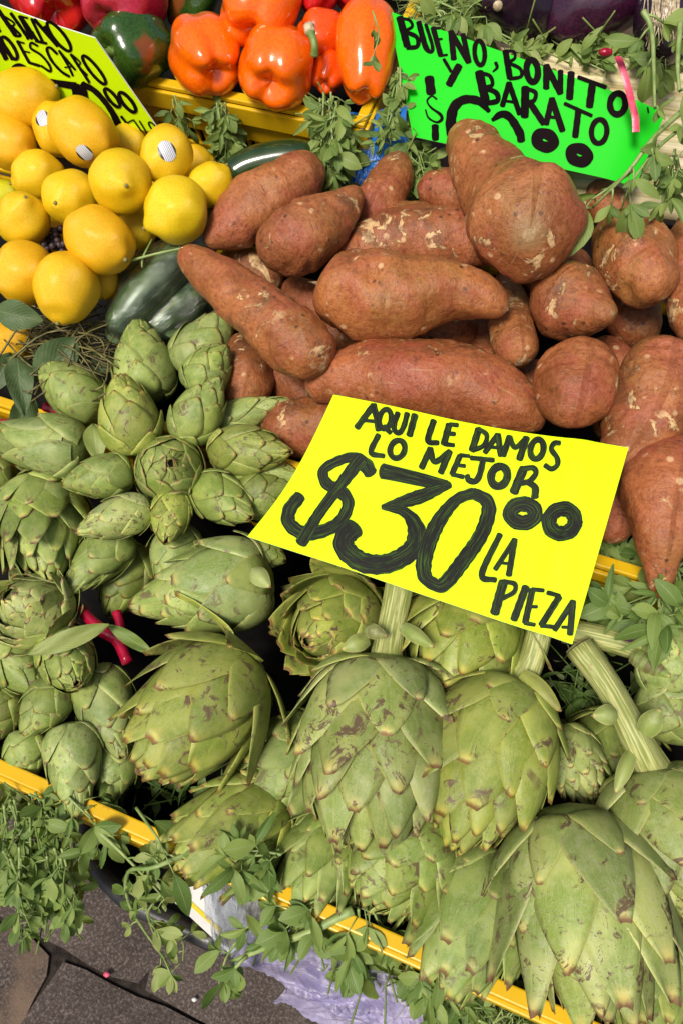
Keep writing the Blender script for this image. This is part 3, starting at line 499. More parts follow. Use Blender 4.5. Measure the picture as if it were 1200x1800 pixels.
# ------------------------------------------------------------------ SWEET POTATOES
POT = [ # list of (u,v,r px), h (or list), tint, label
 ([(360, 428, 12), (385, 412, 30), (415, 390, 46), (455, 358, 56), (505, 328, 52), (545, 306, 42), (572, 298, 24)], .005, (1, 1, 1), 'sweet potato with a narrow tip pointing left, above the long diagonal one'),
 ([(462, 462, 26), (482, 446, 48), (515, 424, 60), (555, 400, 58), (592, 372, 40), (618, 348, 24), (634, 332, 10)], .030, (.98, .97, .96), 'plump sweet potato with a thin upper right tip, left of the middle of the heap'),
 ([(320, 440, 14), (342, 458, 30), (385, 490, 43), (435, 530, 50), (485, 572, 57), (525, 606, 60), (556, 635, 44), (570, 648, 20)], .035, (1, 1, .95), 'long sweet potato lying diagonally with its blunt scarred end towards the artichokes'),
 ([(562, 498, 34), (588, 508, 62), (635, 518, 76), (690, 524, 76), (745, 514, 66), (800, 512, 54), (850, 526, 40), (892, 545, 16)], .035, (1.02, 1.03, .9), 'big smooth curved sweet potato in the middle, its tip pointing right'),
 ([(808, 228, 26), (828, 260, 47), (853, 300, 60), (882, 342, 72), (908, 374, 88), (926, 398, 97), (930, 412, 70)], [.02, .026, .034, .044, .058, .078, .100], (.94, .95, .9), 'biggest bulging sweet potato on top of the heap leaning against the green price card'),
 ([(540, 696, 18), (580, 672, 44), (645, 662, 62), (730, 668, 74), (815, 682, 74), (885, 708, 60), (930, 735, 34), (950, 755, 14)], [.0, .0, .0, .005, .0, 0, -.005, -.01], (1.02, .92, .95), 'long reddish sweet potato just above the top edge of the front yellow card'),
 ([(958, 505, 40), (980, 518, 62), (1005, 532, 70), (1032, 542, 52), (1055, 548, 32), (1078, 552, 12)], [.0, .01, .015, .025, .035, .045], (.98, .98, .95), 'small round sweet potato with a pointed nose, right of the middle one'),
 ([(1015, 625, 46), (1014, 655, 70), (1010, 690, 76), (1004, 722, 62), (1000, 745, 36)], [.0, .01, .015, .01, .0], (1, .95, .9), 'round sweet potato with a yellowish underside, above the right part of the front card'),
 ([(1082, 388, 36), (1092, 415, 54), (1112, 450, 65), (1135, 482, 60), (1155, 508, 44), (1166, 525, 26)], [.01, .015, .025, .03, .035, .035], (1, 1, .88), 'ringed sweet potato with a pale cut end below the straw basket'),
 ([(888, 490, 24), (892, 540, 36), (900, 585, 42), (908, 615, 36), (914, 636, 18)], [-.05, -.03, -.01, .0, .005], (.9, .95, .9), 'small sweet potato with its end showing under the tip of the big smooth one'),
 ([(1172, 600, 42), (1160, 650, 70), (1145, 710, 76), (1122, 765, 66), (1095, 805, 48), (1068, 832, 24)], .01, (1.05, 1.08, 1.05), 'long pale-veined sweet potato slanting down at the right beside the card'),
 ([(1232, 380, 30), (1215, 430, 45), (1210, 490, 50), (1222, 560, 44), (1240, 600, 24)], .01, (1, .95, .95), 'sweet potato cut off by the right edge beside the ringed one'),
 ([(1215, 770, 30), (1190, 810, 62), (1172, 860, 74), (1165, 910, 66), (1162, 955, 48), (1160, 992, 30), (1160, 1030, 20), (1158, 1052, 8)], [.0, .01, .02, .025, .025, .02, .015, .01], (1.08, 1.0, 1.05), 'pinkish sweet potato tapering to a root tail over the crate rim at the right'),
 ([(732, 328, 14), (755, 332, 32), (795, 340, 44), (850, 355, 50), (890, 370, 30)], -.02, (1, .92, .98), 'reddish sweet potato peeping out left behind the biggest one'),
 ([(702, 272, 16), (695, 298, 31), (678, 335, 42), (655, 372, 44), (640, 400, 24)], -.01, (.98, .93, .93), 'sweet potato pointing up beside the hanging leaves at the back of the heap'),
 ([(590, 460, 24), (640, 438, 48), (710, 422, 54), (780, 418, 56), (850, 425, 44), (880, 430, 26)], -.01, (1.0, .90, 1.0), 'pinkish sweet potato behind the big smooth one, beneath the biggest'),
 ([(630, 412, 24), (670, 398, 34), (720, 385, 30), (765, 372, 18)], -.015, (.95, 1.0, .8), 'narrow brownish sweet potato lying behind the pinkish one'),
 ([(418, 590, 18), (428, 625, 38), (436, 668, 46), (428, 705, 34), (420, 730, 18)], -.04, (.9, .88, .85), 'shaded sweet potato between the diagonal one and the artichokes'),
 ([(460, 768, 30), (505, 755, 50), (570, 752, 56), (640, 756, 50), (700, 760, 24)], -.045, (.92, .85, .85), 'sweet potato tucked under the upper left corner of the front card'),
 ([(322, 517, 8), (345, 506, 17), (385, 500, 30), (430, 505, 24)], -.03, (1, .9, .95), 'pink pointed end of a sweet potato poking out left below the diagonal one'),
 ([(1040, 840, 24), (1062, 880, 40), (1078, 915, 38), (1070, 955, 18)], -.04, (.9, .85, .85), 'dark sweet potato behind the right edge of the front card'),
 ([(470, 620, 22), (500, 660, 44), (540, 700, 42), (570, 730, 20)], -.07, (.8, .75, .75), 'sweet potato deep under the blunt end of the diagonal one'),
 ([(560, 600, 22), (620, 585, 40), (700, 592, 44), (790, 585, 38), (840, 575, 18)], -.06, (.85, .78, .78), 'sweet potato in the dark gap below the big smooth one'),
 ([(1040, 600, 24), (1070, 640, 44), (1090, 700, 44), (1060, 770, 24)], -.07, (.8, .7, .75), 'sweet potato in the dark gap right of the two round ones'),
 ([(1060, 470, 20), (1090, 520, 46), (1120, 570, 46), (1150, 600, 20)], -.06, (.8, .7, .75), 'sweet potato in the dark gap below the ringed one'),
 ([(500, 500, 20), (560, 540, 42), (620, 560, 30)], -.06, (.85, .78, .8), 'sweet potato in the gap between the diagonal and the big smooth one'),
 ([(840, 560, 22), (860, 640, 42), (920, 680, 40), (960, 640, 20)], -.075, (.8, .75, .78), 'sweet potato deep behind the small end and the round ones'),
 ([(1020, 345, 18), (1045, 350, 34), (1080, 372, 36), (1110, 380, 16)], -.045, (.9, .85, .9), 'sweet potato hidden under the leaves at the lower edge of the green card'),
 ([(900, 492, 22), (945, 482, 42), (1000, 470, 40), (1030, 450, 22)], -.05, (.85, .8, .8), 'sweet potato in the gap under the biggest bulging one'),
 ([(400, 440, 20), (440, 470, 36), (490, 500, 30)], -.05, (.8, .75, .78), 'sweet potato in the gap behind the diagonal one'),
]
def potato(pts, h, tint, lab, idx):
    n = len(pts); hs = h if isinstance(h, list) else [h] * n
    P = np.array([PT(u, v, hh) for (u, v, r), hh in zip(pts, hs)]); rr = np.array([pxm(p, q[2]) for p, q in zip(P, pts)])
    nr = 56; A = cat_rom(np.hstack([P, rr[:, None]]), nr); P, rr = A[:, :3], np.maximum(A[:, 3], .0015)
    ds = np.r_[0, np.cumsum(np.linalg.norm(np.diff(P, axis=0), axis=1))]
    e0 = np.minimum(ds / (rr[0] * .8 + .0015), 1); e1 = np.minimum((ds[-1] - ds) / (rr[-1] * .8 + .0015), 1); env = np.sqrt(1 - (1 - e0) ** 2) * np.sqrt(1 - (1 - e1) ** 2); rr = rr * np.maximum(env, .12)
    P = P - nn * 0; ns = 36; V, Fc, U = tube_arr(P, rr, ns); V = np.array(V); sd = idx * 7.31; avg = rr.max()
    out = []; EY = [(R.uniform(.12, .88), R.uniform(0, 6.28)) for _ in range(9)]
    for k, v in enumerate(V):
        i = min(k // ns, nr - 1); c = P[i]; d = v - c; ln = np.linalg.norm(d) + 1e-9; q = Vector(v) * 26 + Vector((sd, 0, 0)); q2 = Vector(v) * 75 + Vector((0, sd, 0))
        t = ds[i] * 420 + sd; ringv = .012 * noise.noise(Vector((ds[i] * 160, sd, math.atan2(d[1], d[0]) * .5)))
        eye = sum(-.10 * math.exp(-((ds[i] / ds[-1] - a_) / .035) ** 2 - (((math.atan2(math.sin(2 * math.pi * (k % ns) / ns - b_), math.cos(2 * math.pi * (k % ns) / ns - b_))) / .28) ** 2)) for a_, b_ in EY) if k < nr * ns else 0
        f = 1 + eye + .15 * noise.noise(q) + .055 * noise.noise(q2) + ringv * 1.3 + .03 * noise.noise(Vector(v) * 130); out.append(c + d * f)
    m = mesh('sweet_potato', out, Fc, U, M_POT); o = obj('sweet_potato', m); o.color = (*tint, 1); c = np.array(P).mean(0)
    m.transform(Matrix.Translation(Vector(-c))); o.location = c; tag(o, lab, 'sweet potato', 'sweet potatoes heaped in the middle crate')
for i, (p, h, t, l) in enumerate(POT): potato(p, h, t, l, i)
# ------------------------------------------------------------------ revolve helper for lemons / peppers
def lemon_mesh(sd, el=1.1, nip=.13):
    V = []; U = []; nt_, na = 34, 36; r = random.Random(sd)
    for i in range(nt_ + 1):
        th = math.pi * i / nt_
        for j in range(na):
            a = 2 * math.pi * j / na; x, y, z = math.sin(th) * math.cos(a), math.sin(th) * math.sin(a), math.cos(th)
            f = 1 + .11 * noise.noise(Vector((x * 1.3 + sd, y * 1.3, z * 1.3))); z2 = z * el + nip * math.exp(-(th / .26) ** 2) * (1 - .35 * math.exp(-(th / .08) ** 2)) - .07 * math.exp(-((math.pi - th) / .3) ** 2)
            sh = 1 - .04 * math.exp(-((th - .42) / .16) ** 2); V.append((x * f * sh, y * f * sh, z2 * f)); U.append((i / nt_, j / na))
    Fc = [(i * na + j, (i + 1) * na + j, (i + 1) * na + (j + 1) % na, i * na + (j + 1) % na) for i in range(nt_) for j in range(na)]; return mesh('peel', V, Fc, U, M_LEM)
LM = [lemon_mesh(i * 3.3, 1.06 + .05 * (i % 3), .10 + .05 * (i % 2)) for i in range(5)]
_b = MB(); _b.tube([(0, 0, 0), (0, 0, .09)], [.085, .06], 10); NIPM = _b.mesh('stem_button', M_NIP)
from mathutils.bvhtree import BVHTree
def disc_on(c, rad, d, size, mat, name, r, up=None, el=1.0, me=None):
    x, y, z = frame(d, up); V = []; U = []; Mi = r.matrix_basis; bv = BVHTree.FromPolygons([Mi @ v.co for v in me.vertices], [tuple(p.vertices) for p in me.polygons])
    for i in range(5):
        for j in range(20):
            a = 2 * math.pi * j / 20; q = i / 4 * size; p = x * math.cos(a) * q * el + y * math.sin(a) * q; hit = bv.ray_cast(Vector(c + p + z * rad * 2), Vector(-z)); V.append((np.array(hit[0]) if hit[0] else c + p + z * rad) + z * .0006); U.append((.5 + .5 * math.cos(a) * i / 4, .5 + .5 * math.sin(a) * i / 4))
    Fc = [(i * 20 + j, i * 20 + (j + 1) % 20, (i + 1) * 20 + (j + 1) % 20, (i + 1) * 20 + j) for i in range(4) for j in range(20)]; part(name, mesh(name, V, Fc, U, mat), r)
# u,v,r px,h, axis pixel direction (du,dv) and toward-camera amount, tint, sticker?, label
LEM = [
 (45, 176, 56, .045, (1, -.3, .2), (1, .95, 1), None, 'large lemon leaning on the lower left of the tilted yellow card'),
 (18, 250, 46, .035, (.8, .7, .2), (1, .9, 1), None, 'lemon at the left edge below the large one by the tilted card'),
 (146, 232, 56, .050, (.6, .5, .2), (1, .92, 1), (149, 268, 13), 'lemon with a round sticker near its bottom, in front of the tilted yellow card'),
 (104, 228, 46, .035, (-.4, -.8, .1), (1, 1, 1), (72, 206, 13), 'lemon half hidden behind the stickered one, its own sticker on the left side'),
 (66, 308, 41, .030, (-.8, .3, .1), (1, 1.08, 1), None, 'lemon in the second row below the hidden stickered one'),
 (125, 346, 48, .040, (-.2, .5, .8), (1, 1.1, 1), None, 'lemon facing outward with a small brown end, at the centre left of the lemon heap'),
 (213, 318, 56, .055, (.35, .45, .8), (1, 1.08, 1), None, 'lemon with a green stem button, topmost in the middle of the heap'),
 (292, 272, 46, .045, (-.45, .9, .2), (1.02, 1.08, 1), (294, 265, 15), 'lemon with a clear striped sticker at the right of the heap'),
 (310, 370, 56, .040, (-.8, .5, .1), (1.02, 1.18, 1), None, 'greenish-yellow lemon above the wrapped cucumber'),
 (370, 326, 39, .015, (.5, -.5, .2), (1.02, 1.15, 1), None, 'lemon at the right end of the heap beside the dark zucchini'),
 (226, 252, 33, .0, (0, -1, 0), (1, 1.05, 1), None, 'lemon mostly hidden behind the two stickered ones'),
 (40, 386, 47, .035, (.4, -.35, .8), (1, 1.05, 1), None, 'lemon with a nipple facing up at the left edge, third row'),
 (175, 422, 57, .045, (.5, .4, .2), (1, .9, 1), None, 'deep yellow round lemon in the lower middle of the heap'),
 (42, 480, 54, .030, (-.4, .2, .2), (1, .92, 1), None, 'lemon at the lower left beside the dark dried fruit'),
 (117, 506, 58, .035, (-.15, .95, .2), (1, .98, 1), None, 'lemon pointing down into the dry twigs'),
 (242, 402, 34, -.005, (0, 1, 0), (1, 1.1, 1), None, 'lemon squeezed behind the deep yellow one and the wrapped cucumber'),
 (8, 342, 26, .0, (1, 0, 0), (.75, 1.2, 1), None, 'greenish lemon showing a sliver at the left edge'),
 (8, 600, 44, -.03, (1, 0, 0), (1, .9, 1), None, 'lemon under the bay leaf at the left edge'),
 (342, 285, 32, -.03, (1, 0, 0), (1, 1, 1), None, 'shaded lemon behind the striped-sticker one'),
 (184, 496, 28, -.005, (0, 1, .3), (1, 1, 1), None, 'lemon peeping out between the lowest lemon and the cucumber'),
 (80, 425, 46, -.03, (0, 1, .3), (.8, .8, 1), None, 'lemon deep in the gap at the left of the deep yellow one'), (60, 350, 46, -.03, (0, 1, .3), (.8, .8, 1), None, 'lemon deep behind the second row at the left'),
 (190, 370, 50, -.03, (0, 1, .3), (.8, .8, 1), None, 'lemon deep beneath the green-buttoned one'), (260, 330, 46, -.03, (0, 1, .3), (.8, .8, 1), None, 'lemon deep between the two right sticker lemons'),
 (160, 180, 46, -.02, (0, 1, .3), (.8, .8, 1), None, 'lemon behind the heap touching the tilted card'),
]
for i, (u, v, rp, h, ax, tint, st, lab) in enumerate(LEM):
    c = PT(u, v, h); rad = pxm(c, rp) / 1.03; z = rt * ax[0] - upv * ax[1] - fw * ax[2]; x, y, z = frame(z)
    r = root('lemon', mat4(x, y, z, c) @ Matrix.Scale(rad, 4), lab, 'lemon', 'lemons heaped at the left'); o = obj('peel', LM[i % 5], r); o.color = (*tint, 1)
    b = obj('stem_button', NIPM, r, Matrix.Translation((0, 0, (1.06 + .05 * (i % 5 % 3) + (.10 + .05 * (i % 5 % 2)) * .60))))
    if st:
        p = PT(st[0], st[1], h); d0 = cam - c; d0 /= np.linalg.norm(d0); off = p - c; off -= d0 * (off @ d0); rr = rad * 1.06
        off *= min(1, .93 * rr / (np.linalg.norm(off) + 1e-9)); k = math.sqrt(max(rr ** 2 - off @ off, 1e-6)); d = off + d0 * k; disc_on(c, rr, d, pxm(c, st[2]), M_STK, 'sticker', r, upv - rt * .5, 1.15, LM[i % 5])
# ------------------------------------------------------------------ PEPPERS, eggplants
def pepper_mesh(sd, lob=4, el=1.05, taper=.15, dimple=.3, gro=.16, mat=M_PO):
    r = random.Random(sd); ph = [2 * math.pi * i / lob + r.uniform(-.22, .22) for i in range(lob)]; amp = [gro * r.uniform(.7, 1.3) for _ in ph]; tip = [r.uniform(.0, .16) for _ in ph]; V = []; U = []; nt_, na = 48, 72
    for i in range(nt_ + 1):
        th = math.pi * i / nt_; s_ = math.sin(th) ** .72; c_ = math.cos(th)
        for j in range(na):
            a = 2 * math.pi * j / na; g = 0; lb = 0
            for p_, am, tp in zip(ph, amp, tip):
                dl = (a - p_ + math.pi) % (2 * math.pi) - math.pi; g += am * math.exp(-(dl / .36) ** 2); dl2 = (a - p_ - math.pi / lob + math.pi) % (2 * math.pi) - math.pi; lb += tp * math.exp(-(dl2 / .5) ** 2)
            endg = 1 + .8 * abs(c_); rr = s_ * (1 - g * .62 * endg) * (1 - taper * (1 - c_) / 2); z = el * c_ * (1 - .1 * g) ; k = math.exp(-(rr / .32) ** 2); z -= math.copysign(dimple * (1.15 if c_ < 0 else 1), c_) * k; z -= lb * (c_ < 0) * (-c_) * math.exp(-((rr - .5) / .35) ** 2)
            nz = noise.noise(Vector((rr * math.cos(a) * 1.6 + sd, rr * math.sin(a) * 1.6, z * 1.6))); f = 1 + .07 * nz; V.append((rr * math.cos(a) * f, rr * math.sin(a) * f, z * f)); U.append((i / nt_, j / na))
    Fc = [(i * na + j, (i + 1) * na + j, (i + 1) * na + (j + 1) % na, i * na + (j + 1) % na) for i in range(nt_) for j in range(na)]; return mesh('flesh', V, Fc, U, mat)
def pepper(u, v, rp, h, ax, el, lob, mat, sd, lab, stem=True, cat='bell pepper', grp='bell peppers in the back crate', name='bell_pepper', spin=None, **k):
    c = PT(u, v, h); rad = pxm(c, rp); z = rt * ax[0] - upv * ax[1] - fw * ax[2]; x, y, z = frame(z); r = root(name, mat4(x, y, z, c) @ Matrix.Rotation(sd * 1.7 if spin is None else spin, 4, 'Z') @ Matrix.Scale(rad, 4), lab, cat, grp)
    m = pepper_mesh(sd, lob, el, mat=mat, **k); obj('flesh', m, r)
    if stem:
        top = el - k.get('dimple', .3); b = MB(); b.tube([(0, 0, top - .05), (.01, 0, top + .2), (.06, .02, top + .48)], [.13, .10, .12], 12, 10); obj('stem', b.mesh('stem', M_CAL), r)
        b = MB(); b.tube([(.06, .02, top + .47), (.065, .02, top + .52)], [.125, .11], 12); obj('stem_end', b.mesh('stem_end', M_CORK), r)
        V = [(0, 0, top + .06)] + [(math.cos(a) * q, math.sin(a) * q, top + .02 + .06 * q) for a, q in zip(np.linspace(0, 6.28, 25)[:-1], [.36, .3] * 12)]; obj('calyx', mesh('calyx', V, [(0, i + 1, (i + 1) % 24 + 1) for i in range(24)], None, M_CAL), r)
    return r
pepper(362, 98, 72, .035, (-.35, -.75, -.45), 1.0, 4, M_PO, 1, 'squat orange bell pepper, leftmost of the orange ones', gro=.15)
pepper(486, 120, 76, .035, (.15, -.8, -.55), .92, 4, M_PO, 2, 'orange bell pepper in front at the centre of the yellow rim', gro=.14)
pepper(457, 14, 80, .055, (.2, -.9, -.3), .95, 4, M_PO, 3, 'orange bell pepper stacked above and behind the front one')
pepper(641, 92, 64, .035, (.05, -1, -.1), 1.45, 3, M_PO, 4, 'tall orange bell pepper with a nubbed lower end beside the green card', gro=.13, taper=.3)
PS = pepper(568, 62, 46, .030, (-.9, .3, .6), 1.0, 4, M_PRO, 5, 'dark orange bell pepper with a curved stem between the front and the tall one', False)
b = MB(); q = [PT(553, 98, .058), PT(553, 78, .068), PT(546, 56, .072)]; b.tube(q, [.0045, .0038, .0045], 10, 12); part('stem', b.mesh('stem', M_CAL), PS); b = MB(); b.tube([PT(546, 58, .072), PT(543, 46, .073)], [.0058, .0062], 10); part('stem_end', b.mesh('stem_end', M_CORK), PS)
pepper(578, 128, 36, .015, (.3, -.9, -.4), 1.0, 4, M_PRO, 6, 'small dark orange bell pepper low behind the front one')
pepper(238, 84, 70, .030, (-.7, .55, .65), 1.0, 4, M_PG, 7, 'dark green bell pepper with a rust-coloured patch right of the tilted card', gro=.13)
pepper(218, 0, 76, .055, (.3, -.7, -.4), 1.0, 4, M_PM, 8, 'crimson bell pepper behind the dark green one', gro=.08)
pepper(90, -8, 78, .045, (-.3, -.7, -.4), 1.0, 4, M_PR, 9, 'bright red bell pepper behind the tilted yellow card', gro=.14)
pepper(336, 0, 50, .020, (.5, -.6, .5), 1.1, 4, M_PG, 10, 'dark green bell pepper in the gap behind the leftmost orange one')
pepper(556, -22, 46, .05, (.3, -.7, .2), 1.0, 4, M_PR, 11, 'red bell pepper at the top edge behind the stacked orange one'); pepper(620, -32, 44, .045, (.3, -.7, .2), 1.0, 4, M_PR, 12, 'red bell pepper at the top edge behind the tall orange one')
pepper(260, 190, 45, -.02, (.3, -.7, .2), 1.0, 4, M_PG, 13, 'dark pepper low in the shade behind the yellow rim') if 0 else None
E1 = pepper(922, 2, 66, .03, (-.8, -.2, .45), 1.5, 3, M_EGG, 14, 'glossy black eggplant with a pale stem scar, above the green card', False, 'eggplant', 'eggplants at the top right', 'eggplant', gro=.02, dimple=.03, taper=.0)
E2 = pepper(1050, 0, 68, .03, (.9, -.3, .2), 1.4, 3, M_EGG2, 15, 'purple-black eggplant right of the black one at the top edge', False, 'eggplant', 'eggplants at the top right', 'eggplant', gro=.02, dimple=.03, taper=.0)
E3 = pepper(1180, 10, 60, .05, (.2, -.9, .2), 1.6, 3, M_EGG, 16, 'dark eggplant at the top right corner under pale root fibres', False, 'eggplant', 'eggplants at the top right', 'eggplant', gro=.02, dimple=.03, taper=.0)
b = MB(); c = PT(874, 10, .05); b.tube([c, c + (cam - c) * .012], [.006, .0045], 10); part('stem_scar', b.mesh('stem_scar', M_CORK), E1)
b = MB()
for i in range(46):
    u = R.uniform(1135, 1200); p = [PT(u, -20, .10), PT(u + R.uniform(-12, 8), 25, .11), PT(u + R.uniform(-25, 10), 70 + R.uniform(-20, 25), .10)]; b.tube(p, [.0006, .0005, .0003], 4, 6)
tag(obj('root_fibres', b.mesh('root_fibres', M_CORK)), 'mass of thin pale root fibres over the dark eggplant at the top right corner', 'roots', kind='stuff')
# ------------------------------------------------------------------ zucchini, wrapped cucumbers, dark items
def veg(name, pts, h, mat, lab, cat, group=None, film=None, ns=24):
    hs = h if isinstance(h, list) else [h] * len(pts); P = [PT(u, v, k) for (u, v, _), k in zip(pts, hs)]; rr = [pxm(p, q[2]) for p, q in zip(P, pts)]
    A = cat_rom(np.hstack([np.array(P), np.array(rr)[:, None]]), 40); P2, r2 = A[:, :3], np.maximum(A[:, 3], .002); ds = np.r_[0, np.cumsum(np.linalg.norm(np.diff(P2, axis=0), axis=1))]
    e0 = np.minimum(ds / r2[0], 1); e1 = np.minimum((ds[-1] - ds) / r2[-1], 1); env = np.sqrt(1 - (1 - e0) ** 2) * np.sqrt(1 - (1 - e1) ** 2); V, Fc, U = tube_arr(P2, r2 * np.maximum(env, .1), ns, lambda t, a: 1 + .012 * math.cos(7 * a))
    r = rootp(name, P2.mean(0), lab, cat, group); part('skin', mesh('skin', V, Fc, U, mat), r)
    if film:
        V, Fc, U = tube_arr(P2, r2 * np.maximum(env, .1) + .0022, 48); V = [v + nn * 0 + (np.array(v) - P2[min(k // 48, 39)]) * (.08 * noise.noise(Vector(v) * 60) + .05 * noise.noise(Vector(v) * 140)) for k, v in enumerate(V)]
        part('plastic_film', mesh('plastic_film', V, Fc, U, M_FILM), r)
    return r
veg('cucumber', [(400, 375, 20), (350, 425, 30), (300, 472, 36), (245, 528, 36), (195, 590, 26)], [-.01, -.005, -.005, -.01, -.02], M_CUC, 'film-wrapped cucumber lying between the lemons and the sweet potatoes', 'cucumber', 'cucumbers wrapped in clear film', True)
veg('cucumber', [(340, 440, 26), (290, 470, 40), (240, 508, 44), (200, 545, 34)], [-.035, -.03, -.03, -.04], M_CUC, 'film-wrapped cucumber partly under the lemons, behind the first one', 'cucumber', 'cucumbers wrapped in clear film', True)
veg('cucumber', [(400, 470, 26), (350, 515, 40), (295, 560, 42), (250, 600, 30)], [-.045, -.04, -.04, -.045], M_CUC, 'dark film-wrapped cucumber in shade above the tall pointed artichoke', 'cucumber', 'cucumbers wrapped in clear film', True)
veg('zucchini', [(395, 318, 22), (430, 296, 30), (470, 284, 32), (520, 276, 30), (560, 276, 20)], -.02, M_ZUC, 'shiny dark green zucchini below the hanging leaves behind the sweet potatoes', 'zucchini')
veg('eggplant', [(300, 590, 20), (325, 570, 30), (365, 548, 32), (405, 540, 22)], -.075, M_BLKV, 'glossy black eggplant in the gap above the bruised pale artichoke', 'eggplant')
b = MB(); b.tube([PT(230, 458, .03), PT(275, 446, .034), PT(322, 436, .032)], [.0016, .0013, .0011], 6, 12); b.tube([PT(250, 470, .022), PT(252, 452, .028), PT(268, 420, .024)], [.001, .0012, .0008], 6, 10)
tag(obj('grass_stalk', b.mesh('grass_stalk', M_ASTM)), 'thin green stalk lying across the film-wrapped cucumbers', 'stalk')
b = MB()
for i in range(60): c = PT(94 + R.uniform(-20, 20), 428 + R.uniform(-26, 30), .005 + R.uniform(-.012, .012)); b.tube([c - nn * .003, c + nn * .001, c + nn * .004], [.0022, .0042, .002], 6)
tag(obj('dried_fruit', b.mesh('dried_fruit', m_simple('dark_wrinkled_skin', (.03, .018, .02), (.07, .045, .05), 200))), 'dark wrinkled dried fruit cluster in the gap between the lemons', 'dried fruit')
# ------------------------------------------------------------------ CARDS and lettering
class Card:
    def __init__(s, c3, warp=None):
        p = [PT(*q) for q in c3]; s.o = p[0]; n = np.cross(p[1] - p[0], p[2] - p[0]); n /= np.linalg.norm(n)
        if n @ (cam - p[0]) < 0: n = -n
        s.n = n; s.x = p[1] - p[0]; s.L = np.linalg.norm(s.x); s.x /= s.L; s.y = np.cross(n, s.x); s.warp = warp
    def at(s, u, v, off=0):
        d = ray(u, v); p = cam + d * (((s.o - cam) @ s.n) / (d @ s.n)); a, b = (p - s.o) @ s.x / s.L, (p - s.o) @ s.y / s.L
        return p + s.n * (off + (s.warp(a, b) if s.warp else 0))
def card_obj(cd, outline, mat, label, nu=28, nv=22, edge=M_WHITE):
    """outline: function (a,b)->pixel"""
    V = []
    for k in (0, -.0014):
        for j in range(nv):
            for i in range(nu): u, v = outline(i / (nu - 1), j / (nv - 1)); V.append(cd.at(u, v, k))
    n = nu * nv; Fc = [(j * nu + i, (j + 1) * nu + i, (j + 1) * nu + i + 1, j * nu + i + 1) for j in range(nv - 1) for i in range(nu - 1)]; Fb = [tuple(n + q for q in f[::-1]) for f in Fc]
    r = rootp('price_card', V[(nv - 1) * nu + nu // 2], label, 'price card', 'fluorescent hand-lettered price cards'); part('card', mesh('card', V, Fc + Fb, None, mat), r)
    ring = [i for i in range(nu)] + [j * nu + nu - 1 for j in range(1, nv)] + [(nv - 1) * nu + i for i in range(nu - 2, -1, -1)] + [j * nu for j in range(nv - 2, 0, -1)]; q = len(ring)
    part('edge', mesh('edge', V, [(ring[i], ring[(i + 1) % q], n + ring[(i + 1) % q], n + ring[i]) for i in range(q)], None, edge, False), r); return r
def bil(c, lb=0, curve=(0, 0)):
    c = np.array(c, float)
    def f(a, b):
        p = (c[0] * (1 - a) + c[1] * a) * (1 - b) + (c[3] * (1 - a) + c[2] * a) * b; return p[0] + curve[0] * math.sin(math.pi * b) * (1 - a), p[1] + curve[1] * math.sin(math.pi * b) * (1 - a)
    return f
def ell(cx, cy, rx, ry, w, rot=0, n=26):
    c, s_ = math.cos(rot), math.sin(rot); P = [(cx + rx * math.cos(t) * c - ry * math.sin(t) * s_, cy + rx * math.cos(t) * s_ + ry * math.sin(t) * c) for t in np.linspace(0, 2 * math.pi, n)]; return ('E', P, w)
def strokes(cd, r, specs, mat, FAT=1.0):
    mb = MB(); k = 0
    for (ox, oy, sc, L) in specs:
        for st in L:
            if st[0] == 'E': P = np.array(st[1], float); w = np.ones(len(P)) * st[2]; smooth = False; closed = True
            else:
                P = np.array(st[0], float); w = np.array(st[1], float) * np.ones(len(P)); closed = False
                A = cat_rom(np.hstack([P, w[:, None]]), 4 + 7 * (len(P) - 1)) if len(P) > 2 else np.hstack([P, w[:, None]])
                if len(P) == 2: t = np.linspace(0, 1, 8)[:, None]; A = A[0] * (1 - t) + A[1] * t
                P, w = A[:, :2], A[:, 2]
            P = P * sc + np.array([ox, oy]); w = w * sc * .5 * FAT; T = np.gradient(P, axis=0)
            if closed: T[0] = T[-1] = P[1] - P[-2]
            T /= np.linalg.norm(T, axis=1)[:, None] + 1e-9; N = np.stack([-T[:, 1], T[:, 0]], 1); off = .0004 + k * .000012; k += 1; V = []; U = []; q = 5; run = 0
            for i in range(len(P)):
                run += np.linalg.norm(P[i] - P[i - 1]) if i else 0; wob = 1 + .05 * math.sin(run * .35 + k)
                for j in range(q): g_ = 2 * j / (q - 1) - 1; z = P[i] + N[i] * w[i] * g_ * wob; V.append(cd.at(z[0], z[1], off)); U.append((run * .02 + k * 3.7, g_ * .9 + k))
            Fc = [(i * q + j, i * q + j + 1, (i + 1) * q + j + 1, (i + 1) * q + j) for i in range(len(P) - 1) for j in range(q - 1)]; mb.add(V, Fc, U)
            if not closed:
                for e, sgn in ((0, -1), (-1, 1)):
                    V = [cd.at(P[e][0], P[e][1], off)]; U = [(k, 0)]
                    for t in np.linspace(-math.pi / 2, math.pi / 2, 9): z = P[e] + T[e] * sgn * math.cos(t) * w[e] * .55 + N[e] * math.sin(t) * w[e]; V.append(cd.at(z[0], z[1], off)); U.append((k, math.sin(t) * .9 + k))
                    mb.add(V, [(0, i + 1, i + 2) for i in range(8)], U)
    part('lettering', mb.mesh('lettering', mat, False), r)
